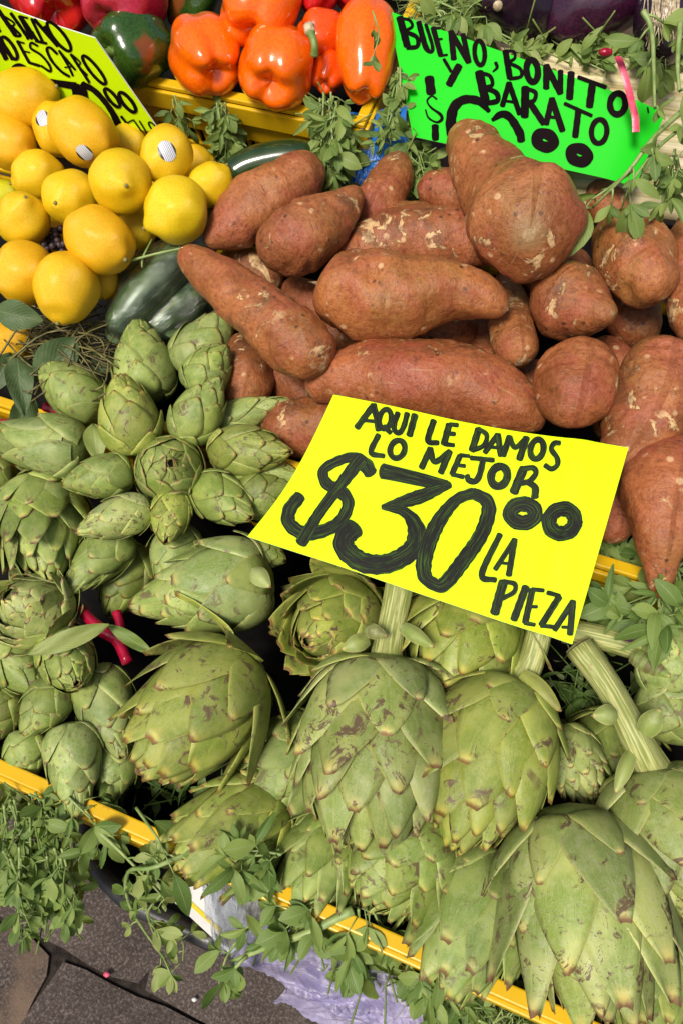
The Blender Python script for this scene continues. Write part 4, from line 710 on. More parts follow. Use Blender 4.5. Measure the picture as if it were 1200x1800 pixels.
# front card
cd = Card([(437, 945, .052), (1005, 1132, .062), (590, 702, .062)], lambda a, b: .010 * math.sin(max(0, min(1, .5 - a)) * 3.1) * (.3 + b) + .003 * math.sin(a * 5 + b * 3) + .0035 * noise.noise(Vector((a * 3.1, b * 3.7, 1.3))) + .004 * math.exp(-abs(a + .12 * b - .93) / .05))
r = card_obj(cd, bil([(590, 702), (1103, 788), (1005, 1132), (437, 945)], curve=(4, 16)), M_YC, 'big yellow price card at the centre, hand-lettered with $30.00 LA PIEZA')
FA = [([(600, 205), (640, 150), (685, 88)], 30), ([(685, 85), (703, 160), (710, 215)], 30), ([(640, 168), (700, 172)], 18), ell(745, 158, 30, 52, 26, .2), ([(738, 195), (772, 228)], 24),
 ([(810, 122), (790, 190), (800, 222), (822, 222), (842, 185), (858, 122)], 26), ([(898, 128), (870, 236)], 32), ([(995, 152), (966, 258), (1018, 268)], [30, 30, 24]), ([(1075, 168), (1048, 272)], 32), ([(1080, 166), (1120, 168)], 22), ([(1065, 215), (1105, 216)], 22), ([(1050, 272), (1100, 276)], 22),
 ([(710, 242), (672, 332), (738, 350)], [26, 28, 22]), ell(808, 312, 36, 48, 28, .4), ([(978, 300), (932, 402)], 30), ([(978, 300), (1000, 368), (1078, 310)], 28), ([(1078, 310), (1032, 422)], 32), ([(1132, 332), (1090, 428)], 28), ([(1132, 328), (1180, 332)], 20), ([(1110, 380), (1158, 385)], 20), ([(1090, 430), (1150, 442)], 22),
 ([(668, 436), (640, 395), (585, 358), (500, 378), (425, 425), (440, 492), (520, 540), (552, 600), (510, 690), (420, 742), (320, 752), (245, 700), (245, 630), (298, 560)], [64, 68, 48, 46, 48, 56, 62, 56, 58, 64, 66, 66, 66, 60]), ([(622, 362), (520, 490), (400, 650), (308, 800)], [66, 56, 52, 60]),
 ([(735, 428), (1060, 488)], [76, 50]), ([(1078, 484), (900, 560), (730, 612)], [34, 66, 24]), ([(730, 612), (850, 640), (905, 730), (880, 830), (760, 905), (630, 905), (540, 840), (535, 775), (578, 725)], [24, 52, 86, 92, 92, 96, 96, 98, 104])]
FB = [([(165, 296), (305, 308)], 28), ([(240, 308), (218, 400), (190, 440), (150, 432), (142, 405)], [36, 36, 36, 34, 30]), ell(340, 408, 50, 62, 46, .3), ([(492, 362), (432, 505)], 52), ([(480, 366), (548, 358), (568, 392), (530, 438), (478, 452)], 32), ([(515, 442), (562, 480), (562, 538)], [34, 40, 44]),
 ([(212, 115), (172, 248)], 40), ([(210, 112), (262, 150), (245, 215), (175, 250)], 28), ([(330, 148), (252, 260)], 32), ([(332, 148), (350, 278)], 36), ([(282, 226), (348, 232)], 20), ([(405, 160), (365, 278)], 36), ([(405, 162), (440, 228), (510, 168)], 30), ([(510, 168), (466, 302)], 40), ell(575, 242, 40, 62, 36, .2), ([(715, 208), (682, 208), (664, 245), (698, 300), (700, 345), (665, 368), (625, 345)], 30),
 ([(178, 512), (262, 560), (272, 640), (222, 780), (120, 930), (0, 1080), (-70, 1080), (-125, 1020), (-115, 880), (-40, 700), (70, 560), (178, 512)], [62, 78, 84, 84, 86, 84, 72, 82, 92, 84, 64, 62]),
 ell(487, 638, 78, 58, 86, .05), ell(729, 696, 80, 76, 86, 0), ([(345, 768), (232, 1018), (318, 1054)], [34, 38, 30]), ([(436, 800), (316, 985)], 30), ([(436, 800), (400, 1022)], 36), ([(350, 945), (408, 952)], 18),
 ([(366, 1066), (312, 1258)], 54), ([(366, 1062), (436, 1078), (432, 1128), (360, 1168)], 28), ([(506, 1098), (432, 1298)], 44), ([(546, 1116), (502, 1318)], 38), ([(546, 1112), (615, 1122)], 24), ([(530, 1220), (575, 1222)], 20), ([(500, 1322), (560, 1334)], 24), ([(640, 1136), (714, 1160)], 26), ([(712, 1164), (602, 1336)], 38), ([(600, 1342), (692, 1352)], 24), ([(797, 1192), (684, 1366)], 34), ([(797, 1192), (780, 1392)], 38), ([(730, 1350), (790, 1352)], 18)]
strokes(cd, r, [(430, 690, 1 / 3, FA), (780, 720, .28333, FB)], M_INK, 1.12)
# green card at the back
cd = Card([(725, 240, .005), (1060, 330, .005), (682, 19, .055)], lambda a, b: -.03 * max(0, a - .98) ** 1.2 * 2)
r = card_obj(cd, bil([(682, 19), (1169, 194), (1116, 325), (725, 240)]), M_GC, 'fluorescent green price card standing behind the sweet potatoes, lettered BUENO, BONITO Y BARATO')
GC_ = [([(95, 135), (150, 345)], 56), ([(95, 142), (165, 152), (188, 200), (130, 236)], 24), ([(130, 238), (222, 282), (225, 350), (150, 362)], 34), ([(237, 170), (285, 345), (325, 392), (340, 350), (290, 185)], [44, 44, 30, 28, 28]), ([(345, 212), (402, 418)], 42), ([(350, 214), (400, 214)], 18), ([(375, 300), (412, 294)], 18), ([(400, 422), (450, 414)], 20),
 ([(480, 240), (500, 445)], 46), ([(480, 242), (610, 468)], 44), ([(570, 262), (614, 468)], 42), ell(695, 400, 38, 92, 36, -.08), ([(815, 472), (826, 510), (795, 542)], [26, 24, 12]), ([(890, 388), (922, 588)], 48), ([(890, 386), (950, 392), (960, 438), (915, 470)], 24), ([(915, 476), (1000, 520), (1005, 578), (920, 596)], 28),
 ([(426, 448), (480, 540)], 26), ([(540, 498), (465, 638)], 56), ([(316, 590), (330, 700)], 72), ([(372, 748), (335, 725), (300, 762), (330, 812), (398, 862), (410, 900), (370, 922), (310, 888), (288, 828)], [14, 14, 14, 16, 24, 26, 16, 14, 12]), ([(360, 950), (362, 1048)], 54), ([(765, 838), (690, 765), (580, 752), (500, 815), (478, 950), (500, 1050)], [34, 62, 66, 76, 80, 80]),
 ([(692, 548), (740, 768)], 68), ([(690, 552), (770, 572), (790, 640), (730, 662)], 30), ([(740, 664), (820, 702), (828, 760), (750, 780)], 40), ([(915, 628), (866, 798)], 40), ([(916, 628), (996, 858)], 42), ([(890, 762), (960, 772)], 22), ([(792, 905), (860, 862), (925, 888), (995, 1000), (1008, 1060)], [30, 56, 60, 66, 60])]
GD_ = [ell(138, 180, 40, 78, 46, -.1), ([(237, 145), (236, 300)], 46), ([(237, 145), (335, 335)], 46), ([(337, 182), (336, 335)], 40), ([(412, 195), (400, 372)], 52), ([(462, 225), (655, 296)], 30), ([(560, 278), (540, 428)], 54), ell(738, 412, 54, 74, 46, .1), ([(90, 300), (85, 498)], 58), ([(90, 302), (160, 332), (150, 388), (100, 402)], 30), ([(120, 402), (218, 548)], 46),
 ([(276, 378), (236, 552)], 42), ([(276, 378), (350, 598)], 46), ([(250, 502), (330, 512)], 22), ([(366, 410), (555, 495)], 26), ([(462, 462), (440, 640)], 46), ell(608, 606, 54, 84, 38, .1), ell(228, 668, 62, 46, 78, .35), ell(468, 772, 62, 46, 78, .35), ([(950, 430), (956, 465)], 12)]
strokes(cd, r, [(680, 0, .23333, GC_), (900, 80, .25, GD_)], M_INKG)
# tilted yellow card, top left
cd = Card([(-60, 165, -.01), (262, 244, .0), (171, 63, .11)], lambda a, b: .01 * math.sin(a * 3))
r = card_obj(cd, bil([(-70, -32), (171, 63), (281, 232), (-60, 175)]), M_YC, 'fluorescent yellow price card tilted steeply behind the lemons, lettered KILO')
YE = [([(-60, -5), (40, 185)], 30), ([(-20, 40), (20, 110), (35, 180)], 24), ([(30, 30), (150, 208)], 38), ([(60, 68), (140, 122), (128, 150)], 18), ([(118, 140), (185, 208), (150, 216)], 22), ([(120, 55), (212, 188), (240, 235)], 28), ([(178, 76), (265, 235)], 26), ([(190, 82), (300, 248)], 30), ([(190, 76), (235, 90)], 16), ([(235, 172), (275, 190)], 14), ([(292, 250), (365, 270)], 24),
 ([(262, 96), (340, 260)], 24), ([(282, 100), (440, 290)], 28), ([(350, 152), (455, 290)], 24), ell(448, 225, 128, 34, 26, .93), ([(0, 215), (82, 378)], 44), ([(30, 222), (130, 378)], 36), ell(108, 300, 92, 30, 30, 1.0), ([(165, 250), (245, 400)], 26), ([(162, 250), (212, 265)], 16), ([(205, 320), (250, 330)], 14), ([(248, 402), (320, 425)], 24), ([(305, 285), (262, 262), (258, 300), (330, 350), (385, 420), (392, 465), (330, 425)], 20),
 ([(438, 345), (392, 300), (368, 312), (400, 388), (465, 465), (522, 505)], 22), ([(450, 322), (512, 428), (545, 500)], 18), ([(450, 322), (560, 460)], 18), ([(490, 440), (540, 435)], 12), ([(530, 352), (655, 552)], 22), ([(540, 356), (592, 410), (575, 432)], 14), ([(575, 432), (640, 500)], 16), ell(685, 468, 128, 26, 24, .93), ([(135, 445), (180, 432), (240, 470), (262, 495)], [50, 66, 50, 30]), ([(340, 525), (560, 572)], [44, 64]), ([(565, 575), (600, 725)], 78),
 ([(610, 560), (700, 620), (800, 750), (880, 915)], [50, 44, 44, 66]), ([(612, 590), (640, 680), (720, 780), (800, 915)], [56, 52, 40, 22]), ell(808, 668, 82, 22, 26, .93), ell(908, 706, 88, 26, 28, .93), ([(870, 800), (975, 942)], 20), ([(905, 850), (945, 832)], 14), ([(915, 860), (960, 930)], 14), ([(950, 828), (1030, 950)], 12), ([(990, 840), (1045, 935)], 12), ell(1080, 890, 45, 14, 12, .93)]
strokes(cd, r, [(0, 0, .25, YE)], M_INKG, .82)
# ------------------------------------------------------------------ LEAFY SPRIGS
def leaflet(sd, wid=.46, fold=.25, bend=.3):
    r = random.Random(sd); V = []; U = []; n1, n2 = 7, 5; bx = r.uniform(-.2, .2)
    for a in range(n1):
        t = a / (n1 - 1); w = wid * .5 * (math.sin(math.pi * min(1, t ** 1.25 * .96 + .02)) ** .8) + .01
        for b in range(n2): q = 2 * b / (n2 - 1) - 1; V.append((w * q + bx * t * t, t, fold * w * abs(q) - bend * t * t + .05 * math.sin(6 * t + q * 2 + sd) * abs(q) * r.uniform(.5, 1))); U.append((b / (n2 - 1), t))
    return V, [(i * n2 + j, i * n2 + j + 1, (i + 1) * n2 + j + 1, (i + 1) * n2 + j) for i in range(n1 - 1) for j in range(n2 - 1)], U
LFV = [leaflet(i, (.42, .55, .34, .48, .38, .6, .3, .45)[i], (.15, .3, .8, .1, .5, .35, .9, .2)[i], (.1, .45, .3, -.2, .7, .15, .5, .9)[i]) for i in range(8)] + [leaflet(20 + i, (.24, .30, .66)[i], (.6, 1.0, .25)[i], (.8, -.4, .5)[i]) for i in range(3)]
LF = [mesh('leaf', *l, M_ALF) for l in LFV]; LFY = [mesh('leaf', *l, M_YLF) for l in LFV[:4]]
def leaf_M(p, d, nrm, ln, rnd=.4):
    y = np.array(d) / np.linalg.norm(d); nrm = np.array(nrm) + np.array([R.gauss(0, rnd) for _ in range(3)]); z = nrm - y * (nrm @ y); z /= np.linalg.norm(z) + 1e-9; x = np.cross(y, z); k = ln * R.uniform(.4, 1.25)
    return mat4(x * k, y * k, z * k, p)
def sprig(pts, lab, grp, nodes=7, ln=.022, rad=.0013, yel=0, spread=1.0, tri=3, name='alfalfa_sprig', cat='sprig', start=.1):
    P = cat_rom([PT(*q) for q in pts], 26); r = rootp(name, P[0], lab, cat, grp); mb = MB(); mb.tube(P, np.linspace(rad, rad * .45, 26), 6)
    tg = np.gradient(P, axis=0); tg /= np.linalg.norm(tg, axis=1)[:, None]; L = []
    for k in range(nodes):
        i = int((start + (1 - start) * k / max(1, nodes - 1)) * 25); p = P[i]; a = R.uniform(0, 6.28); x, y, z = frame(tg[i]); out = (x * math.cos(a) + y * math.sin(a)) + tg[i] * R.uniform(.2, .9) + np.array([0, 0, -.25]); out += (cam - p) * .25; out /= np.linalg.norm(out)
        q = p + out * ln * R.uniform(.3, .9) * spread; mb.tube([p, (p + q) / 2 + np.array([0, 0, .002]), q], [rad * .5, rad * .4, rad * .35], 4)
        for j in range(tri):
            sd = np.cross(out, cam - p); sd /= np.linalg.norm(sd) + 1e-9; d = out + sd * (j - (tri - 1) / 2) * R.uniform(.7, 1.1) + np.array([0, 0, -.3 * R.random()]); L.append((q, d))
    part('stem', mb.mesh('stem', M_ASTM), r); inv = r.matrix_basis.inverted()
    for q, d in L: o = obj('leaf', R.choice(LFY if R.random() < yel else LF), r, inv @ leaf_M(q, d, (cam - q) * 1.3 + np.array([0, 0, .3]), ln))
    return r
ORD = 'first second third fourth fifth sixth seventh eighth ninth tenth eleventh twelfth thirteenth fourteenth fifteenth sixteenth'.split()
def bunch(n, base, tip, lab, grp, jb=18, jt=30, sag=0, **k):
    js = sorted(R.uniform(-1, 1) for _ in range(n))
    for i in range(n):
        b = (base[0] + R.uniform(-jb, jb), base[1] + R.uniform(-jb, jb) * .6, base[2] + R.uniform(-.008, .008)); t = (tip[0] + js[i] * jt, tip[1] + R.uniform(-jt, jt), tip[2] + R.uniform(-.01, .01)); f = R.uniform(.35, .65)
        m = (b[0] * (1 - f) + t[0] * f + R.uniform(-jt, jt) * .5, b[1] * (1 - f) + t[1] * f + R.uniform(-jt, jt) * .4, max(b[2], t[2]) + sag if sag > 0 else (b[2] + t[2]) / 2); sprig([b, m, t], lab + (', %s from the left' % ORD[i] if n > 1 else ''), grp, **k)
def seg_leaves(name, n, regions, ln, lab, mats=None, cat='leaves', down=.5):
    mb = MB()
    for _ in range(n):
        u0, v0, u1, v1, wd, h0, h1 = R.choice(regions); t = R.random(); p = PT(u0 * (1 - t) + u1 * t + R.gauss(0, wd), v0 * (1 - t) + v1 * t + R.gauss(0, wd), R.uniform(h0, h1)); d = np.array([R.gauss(0, 1), R.gauss(0, 1), R.gauss(-down, .6)]); M = leaf_M(p, d, (cam - p), ln, .7)
        l = LFV[R.randrange(8)]; mb.add([M @ Vector(v) for v in l[0]], l[1], l[2])
        if R.random() < .35: e = p + (d / np.linalg.norm(d)) * -ln * R.uniform(1, 3); mb.tube([p, e], [.0007, .0009], 4)
    tag(obj(name, mb.mesh(name, M_ALF)), lab, cat, kind='stuff')
G1 = 'alfalfa sprigs hanging at the bottom left'; G2 = 'alfalfa sprigs along the front rim'; G3 = 'wilted sprigs hanging behind the sweet potatoes'; G4 = 'leafy sprigs round the green card'; G5 = 'sprigs by the sweet potato tail'
for k_, (u, v, tu, tv, n) in enumerate(((15, 1405, 20, 1530, 5), (62, 1412, 80, 1570, 5), (108, 1425, 120, 1520, 4), (20, 1500, 55, 1630, 4), (95, 1500, 140, 1620, 4))):
    bunch(n, (u, v, -.02), (tu, tv, -.10), 'alfalfa sprig in the %s tuft at the bottom left' % ('leftmost upper', 'middle upper', 'right upper', 'lower left', 'lower right')[k_], G1, 20, 26, nodes=8, ln=.0165)
bunch(2, (120, 1405, -.02), (165, 1460, -.03), 'alfalfa sprig on the rim under the silvery artichoke', G2, 14, 16, nodes=5, ln=.021); bunch(2, (60, 1398, -.02), (110, 1430, -.03), 'alfalfa sprig on the rim under the small hanging artichoke', G2, 14, 16, nodes=5, ln=.021)
sprig([(248, 1500, -.02), (262, 1540, -.03), (258, 1600, -.09), (285, 1680, -.16)], 'long pale sprig dangling in front of the black bin', G1, 9, .021, .0020, yel=.5); sprig([(330, 1500, -.02), (270, 1525, -.01), (225, 1535, -.03), (232, 1600, -.09), (300, 1700, -.16)], 'bent thick sprig with yellowing leaves hanging over the black bin', G1, 10, .020, .0024, yel=.5)
sprig([(285, 1570, -.05), (262, 1610, -.10), (318, 1650, -.14), (322, 1690, -.16)], 'short yellowing sprig hanging before the black bin', G1, 7, .018, .0013, yel=.6); sprig([(175, 1462, -.02), (215, 1500, -.02), (258, 1545, -.03), (290, 1580, -.05)], 'straight thin sprig crossing the rim above the black bin', G1, 4, .017, .0018)
sprig([(240, 1420, -.02), (275, 1470, .0), (290, 1500, -.01)], 'sprig with one broad leaf standing over the yellow rim', G2, 3, .030, .0016, tri=1)
sprig([(620, 1600, -.03), (540, 1640, -.03), (470, 1665, -.04), (408, 1690, -.05)], 'thick light green stem lying over the plastic bags at the bottom centre', G2, 4, .019, .0042, start=.6); sprig([(500, 1600, -.04), (440, 1630, -.05), (400, 1680, -.07), (385, 1730, -.09)], 'sprig reaching left over the clear plastic bag', G2, 6, .022, .0016)
bunch(4, (480, 1500, -.01), (410, 1520, -.01), 'dark green serrated sprig on the rim at the bottom centre', G2, 16, 20, nodes=6, ln=.021); bunch(4, (560, 1590, -.03), (520, 1625, -.04), 'alfalfa sprig on the rim beneath the narrow artichoke', G2, 26, 30, nodes=6, ln=.021); bunch(6, (640, 1600, -.03), (645, 1665, -.06), 'alfalfa sprig with broad leaves under the wide artichoke', G2, 44, 44, nodes=6, ln=.024)
bunch(8, (740, 1690, -.04), (800, 1765, -.07), 'alfalfa sprig spilling out below the lower centre right artichoke', G2, 34, 44, nodes=7, ln=.019); bunch(3, (860, 1790, -.05), (900, 1815, -.07), 'alfalfa sprig below the yellow rim at the bottom edge', G2, 30, 30, nodes=6, ln=.019)
bunch(7, (395, 180, .01), (395, 258, -.03), 'wilted sprig hanging over the middle of the pepper crate rim', G3, 14, 16, nodes=6, ln=.018, rad=.0012); bunch(13, (578, 178, .02), (590, 285, -.02), 'wilted sprig in the bunch at the end of the pepper crate', G3, 30, 30, nodes=7, ln=.021, rad=.0014); bunch(2, (300, 172, .0), (325, 220, -.03), 'thin sprig hanging over the rim near the dark green pepper', G3, 10, 10, nodes=4, ln=.016)
bunch(7, (704, 120, .03), (684, 235, .0), 'sprig hanging down the left side of the green card', G4, 8, 14, nodes=7, ln=.013); bunch(5, (690, 240, -.01), (735, 310, -.02), 'sprig under the lower left corner of the green card', G4, 24, 26, nodes=5, ln=.020); sprig([(655, 20, .14), (665, 60, .135), (655, 100, .13)], 'small sprig lying on the tall orange pepper', G4, 4, .014, .0009, yel=.6, tri=2)
bunch(6, (740, 5, .04), (820, 15, .04), 'leafy sprig above the top left corner of the green card', G4, 24, 50, nodes=5, ln=.021, rad=.0016, yel=.15); bunch(4, (850, 50, .02), (935, 92, .02), 'leafy sprig between the green card and the black eggplant', G4, 10, 30, nodes=5, ln=.019, yel=.1); bunch(7, (990, 70, .015), (1060, 110, .01), 'leafy sprig over the straw basket above the green card', G4, 22, 34, nodes=5, ln=.020)
bunch(3, (1150, 50, .03), (1175, 100, .03), 'leafy sprig at the top right corner over the basket', G4, 24, 24, nodes=5, ln=.020); sprig([(1215, 180, .10), (1150, 240, .11), (1100, 305, .10), (1040, 365, .06)], 'long pale stem slanting across the right end of the green card', G4, 4, .018, .0026, start=.4); sprig([(1210, 215, .10), (1155, 260, .105), (1110, 320, .09), (1090, 370, .06)], 'second slanting stem right of the long pale one', G4, 5, .018, .0018); sprig([(1110, 300, .10), (1070, 330, .08), (1040, 350, .07)], 'short sprig with a broad leaf at the bottom corner of the green card', G4, 3, .032, .0018, tri=2)
bunch(3, (1180, 270, .09), (1190, 330, .06), 'sprig at the right edge in front of the basket', G4, 16, 16, nodes=5, ln=.020)
sprig([(1130, 20, .12), (1145, 60, .115), (1150, 190, .11)], 'thick upright green stem over the straw basket', G4, 4, .024, .003); sprig([(1195, 40, .12), (1190, 110, .115), (1193, 160, .11)], 'upright yellow-green stem at the right edge over the basket', G4, 2, .022, .0028)
bunch(4, (1160, 1042, -.01), (1095, 1085, .0), 'pale sprig spreading left from the tip of the root tail', G5, 8, 20, nodes=5, ln=.024); bunch(3, (1160, 1042, .0), (1190, 1110, .01), 'pale sprig bending right from the tip of the root tail', G5, 10, 20, nodes=4, ln=.026); bunch(4, (1050, 950, -.07), (1090, 985, -.06), 'dark sprig in the shade above the yellow rim', G5, 20, 24, nodes=5, ln=.019); bunch(3, (1050, 1065, -.08), (1080, 1090, -.08), 'dark sprig in the shade right of the front card', G5, 20, 20, nodes=5, ln=.022)
bunch(3, (1190, 1000, .0), (1200, 1050, .0), 'sprig at the right edge beside the root tail', G5, 12, 16, nodes=5, ln=.020)
seg_leaves('alfalfa_bedding', 420, [(0, 1410, 130, 1440, 12, -.07, -.04), (0, 1500, 110, 1580, 16, -.14, -.08), (480, 1610, 760, 1740, 12, -.10, -.07), (760, 1740, 920, 1810, 12, -.10, -.08)], .018, 'loose bed of alfalfa leaves along the front crate rim')
seg_leaves('leaf_bedding', 420, [(730, 5, 860, 40, 12, -.01, .03), (900, 78, 1100, 76, 8, .0, .03), (700, 290, 750, 340, 14, -.05, -.02), (570, 180, 600, 270, 14, -.04, .0), (1010, 960, 1120, 1000, 20, -.10, -.07), (1010, 1060, 1120, 1090, 16, -.12, -.09)], .020, 'loose bed of green leaves behind the cards and crate rims')
seg_leaves('crate_leaf_litter', 400, [(180, 1360, 420, 1420, 30, -.13, -.10), (440, 1500, 700, 1560, 26, -.13, -.10), (1000, 1200, 1060, 1260, 30, -.15, -.12), (900, 1700, 1150, 1790, 30, -.14, -.11), (30, 1330, 120, 1360, 26, -.13, -.10)], .020, 'shaded leaf litter in the gaps beneath the artichokes')
# fine dill-like threads
b = MB()
for _ in range(260):
    u0, v0, h = R.choice([(765, 22, .01), (745, 8, .01), (830, 1760, -.07), (780, 1740, -.07), (900, 1790, -.07), (1020, 980, -.07)]); p = PT(u0 + R.gauss(0, 26), v0 + R.gauss(0, 14), h + R.uniform(-.01, .01)); d = np.array([R.gauss(0, 1), R.gauss(0, 1), R.gauss(0, .6)]) * .014; b.tube([p - d, p + np.array([R.gauss(0, .003) for _ in range(3)]), p + d], [.0003, .0004, .0002], 3, 6)
tag(obj('dill_threads', b.mesh('dill_threads', M_ASTM)), 'fine feathery green threads among the sprigs', 'herbs', kind='stuff')
# ------------------------------------------------------------------ dry twig bundle with bay leaves
tw = rootp('dry_herb_bundle', PT(110, 640, -.03), 'tangle of dry brownish-green twigs with bay leaves between the lemons and artichokes', 'herb bundle')
for i in range(130):
    a = R.uniform(-1.1, .7); cx, cy = 118 + R.gauss(0, 34), 612 + R.gauss(0, 26); ln = R.uniform(30, 85); h = R.uniform(-.05, .0); P = [PT(cx - math.cos(a) * ln, cy - math.sin(a) * ln, h), PT(cx + R.uniform(-22, 22), cy + R.uniform(-34, 30), h + R.uniform(0, .015)), PT(cx + math.cos(a) * ln, cy + math.sin(a) * ln, h + R.uniform(-.01, .01))]
    mb = MB(); mb.tube(P, [.0011, .0010, .0006], 5, 9); part('twig', mb.mesh('twig', M_TWIG), tw)
def big_leaf(r, u0, v0, h0, u1, v1, h1, wpx, mat=None, bend=.15, name='leaf', fold=.2, curl=0):
    p0, p1 = PT(u0, v0, h0), PT(u1, v1, h1); d = p1 - p0; ln = np.linalg.norm(d); y = d / ln; z = cam - p0; z = z - y * (z @ y); z /= np.linalg.norm(z); x = np.cross(y, z); hw = pxm(p0, wpx) / 2; V = []; U = []; n1, n2 = 12, 7
    for a in range(n1):
        t = a / (n1 - 1); w = hw * math.sin(math.pi * (t * .97 + .015)) ** .75
        for b_ in range(n2): q = 2 * b_ / (n2 - 1) - 1; V.append(p0 + d * t + x * w * q + z * (fold * w * abs(q) + bend * ln * math.sin(math.pi * t) + curl * ln * max(0, t - .7) ** 2 * 6 + .03 * ln * math.sin(7 * t + 3 * q))); U.append((b_ / (n2 - 1), t))
    m = mesh(name, V, [(i * n2 + j, i * n2 + j + 1, (i + 1) * n2 + j + 1, (i + 1) * n2 + j) for i in range(n1 - 1) for j in range(n2 - 1)], U, mat or M_BAY)
    return part(name, m, r) if r else obj(name, m)
for q in ((-10, 545, .03, 76, 565, .02, 52), (62, 665, -.01, 138, 596, .0, 66), (30, 620, -.01, 42, 730, -.01, 46), (20, 620, -.02, -15, 690, -.02, 40), (128, 560, .02, 118, 520, .04, 22), (150, 640, -.03, 205, 640, -.03, 40), (60, 700, -.04, 20, 760, -.03, 44), (185, 575, -.02, 230, 600, -.03, 36), (5, 650, -.03, 60, 640, -.02, 40), (150, 690, -.05, 90, 740, -.05, 44), (330, 585, -.03, 290, 588, -.03, 14)): big_leaf(tw, *q)
lf = tag(obj('_', None), None, None); bpy.data.objects.remove(lf)
r = rootp('loose_leaf', PT(54, 1148, .03), 'loose grey-green artichoke leaf lying over the round artichoke near the left edge', 'leaf'); big_leaf(r, 50, 1150, .03, 192, 1098, .01, 36, M_YLF, .06); r.children[0].name = 'blade'
r = rootp('loose_leaf', PT(190, 1100, .0), 'curled green leaf reaching right over the red stalks', 'leaf'); big_leaf(r, 190, 1098, -.005, 270, 1150, -.02, 24, M_ALF, .12, curl=.3); r.children[0].name = 'blade'
r = rootp('loose_leaf', PT(160, 760, .0), 'small crumpled leaf between the long flat artichoke and the upright one', 'leaf'); big_leaf(r, 165, 745, -.0, 172, 812, -.0, 40, M_YLF, .2, curl=.1); r.children[0].name = 'blade'
# red stalks
for i, (P, w, lab) in enumerate((([(140, 1068), (165, 1095), (205, 1125), (225, 1165)], 10, 'longest glossy red stalk in the dark gap left of the opened artichoke'), ([(205, 1075), (212, 1100), (215, 1150)], 8, 'short glossy red stalk crossing the longest one'), ([(180, 1110), (200, 1120), (222, 1128)], 11, 'thick bright red stalk under the curled leaf'), ([(80, 715), (100, 722), (118, 735)], 9, 'red stalk peeping out under the dry twigs'), ([(-5, 742), (20, 740), (45, 736)], 5, 'thin red stalk at the left edge above the long flat artichoke'))):
    pp = [PT(u, v, -.045) for u, v in P]; mb = MB(); mb.tube(pp, [pxm(p, w) for p in pp], 12, 16, lambda t, a: 1 + .06 * math.cos(5 * a)); tag(obj('red_stalk', mb.mesh('red_stalk', M_RED)), lab, 'stalk', 'red stalks among the artichokes')
# ------------------------------------------------------------------ straw basket, ribbon, berry
bk = rootp('palm_basket', PT(1120, 345, .02), 'pale woven palm-strip basket behind the right end of the green card', 'basket')
B0, B1 = PT(900, 98, .0), PT(1120, 372, -.045); right = PT(1320, 140, .0) - B0
for i in range(20):
    t = i / 19; p = B0 * (1 - t) + B1 * t + R.uniform(-.002, .002) * nn; w = R.uniform(.006, .0085) * (1.35 if i < 6 else 1); y = R.uniform(-.004, .004); st = -.16 * t * 0
    P = [p - right * .25 + upv * y, p + right * .35 + upv * (y + R.uniform(-.003, .003)) + nn * R.uniform(-.002, .004), p + right * .8 + upv * R.uniform(-.005, .005), p + right * 1.2 - upv * R.uniform(-.004, .006)]; mb = MB(); mb.tube(P, [w * .9, w, w, w * .8], 10, 22, lambda t, a: .8 + .2 * abs(math.cos(a)) + .05 * math.sin(t * 40)); part('palm_strip', mb.mesh('palm_strip', M_STRAW), bk)
mb = MB(); q0 = [PT(1086, 100, .078), PT(1093, 118, .080), PT(1102, 148, .074), PT(1110, 180, .064), PT(1116, 205, .056), PT(1117, 232, .050)]; V = []
Q = cat_rom(q0, 20)
for p in Q: s_ = pxm(p, 6.0); V += [p - rt * s_, p - fw * s_ * .35, p + rt * s_]
k = len(V); V += [np.array(v) + fw * .0012 for v in V]; Fc = [(i * 3 + j, i * 3 + j + 1, i * 3 + j + 4, i * 3 + j + 3) for i in range(19) for j in range(2)]; Fc += [tuple(k + q for q in f[::-1]) for f in Fc]
tag(obj('pink_ribbon', mesh('pink_ribbon', V, Fc, None, M_PINK)), 'short pink plastic ribbon hanging over the top edge of the green card', 'ribbon')
mb = MB(); c = PT(1062, 92, .03); mb.tube([c - rt * .006, c, c + rt * .007], [.002, .0045, .003], 10, 8); tag(obj('red_bud', mb.mesh('red_bud', M_RED)), 'small dark red bud among the leaves above the pink ribbon', 'bud')
# ------------------------------------------------------------------ plastic sheets, bin, carton
def sheet(name, c4, amp, mat, lab, cat, nu=70, nv=50, fr=9, dirn=(1, .25), seed=0, solid=0):
    P = [PT(*q) for q in c4]; n = np.cross(P[1] - P[0], P[3] - P[0]); n /= np.linalg.norm(n); V = []; U = []
    if n @ (cam - P[0]) < 0: n = -n
    for j in range(nv):
        for i in range(nu):
            a, b_ = i / (nu - 1), j / (nv - 1); p = (P[0] * (1 - a) + P[1] * a) * (1 - b_) + (P[3] * (1 - a) + P[2] * a) * b_; q = a * dirn[0] + b_ * dirn[1]; q2 = b_ * dirn[0] - a * dirn[1]
            wv = 1 - abs(noise.noise(Vector((q * fr, q2 * 1.6, seed)))) * 2.6; wv2 = 1 - abs(noise.noise(Vector((q * fr * 2.3 + 5, q2 * 3.5 + q * 2, seed + 9)))) * 2.4; e = noise.noise(Vector((a * 3, b_ * 3, seed + 3)))
            ed = noise.noise(Vector((a * 6, b_ * 6, seed + 20))) * .012; V.append(p + n * amp * (wv * .6 + wv2 * .35 + e) + (P[1] - P[0]) * ed + (P[3] - P[0]) * ed * .8); U.append((a, b_))
    o = obj(name, mesh(name, V, [(j * nu + i, (j + 1) * nu + i, (j + 1) * nu + i + 1, j * nu + i + 1) for j in range(nv - 1) for i in range(nu - 1)], U, mat)); tag(o, lab, cat); return o
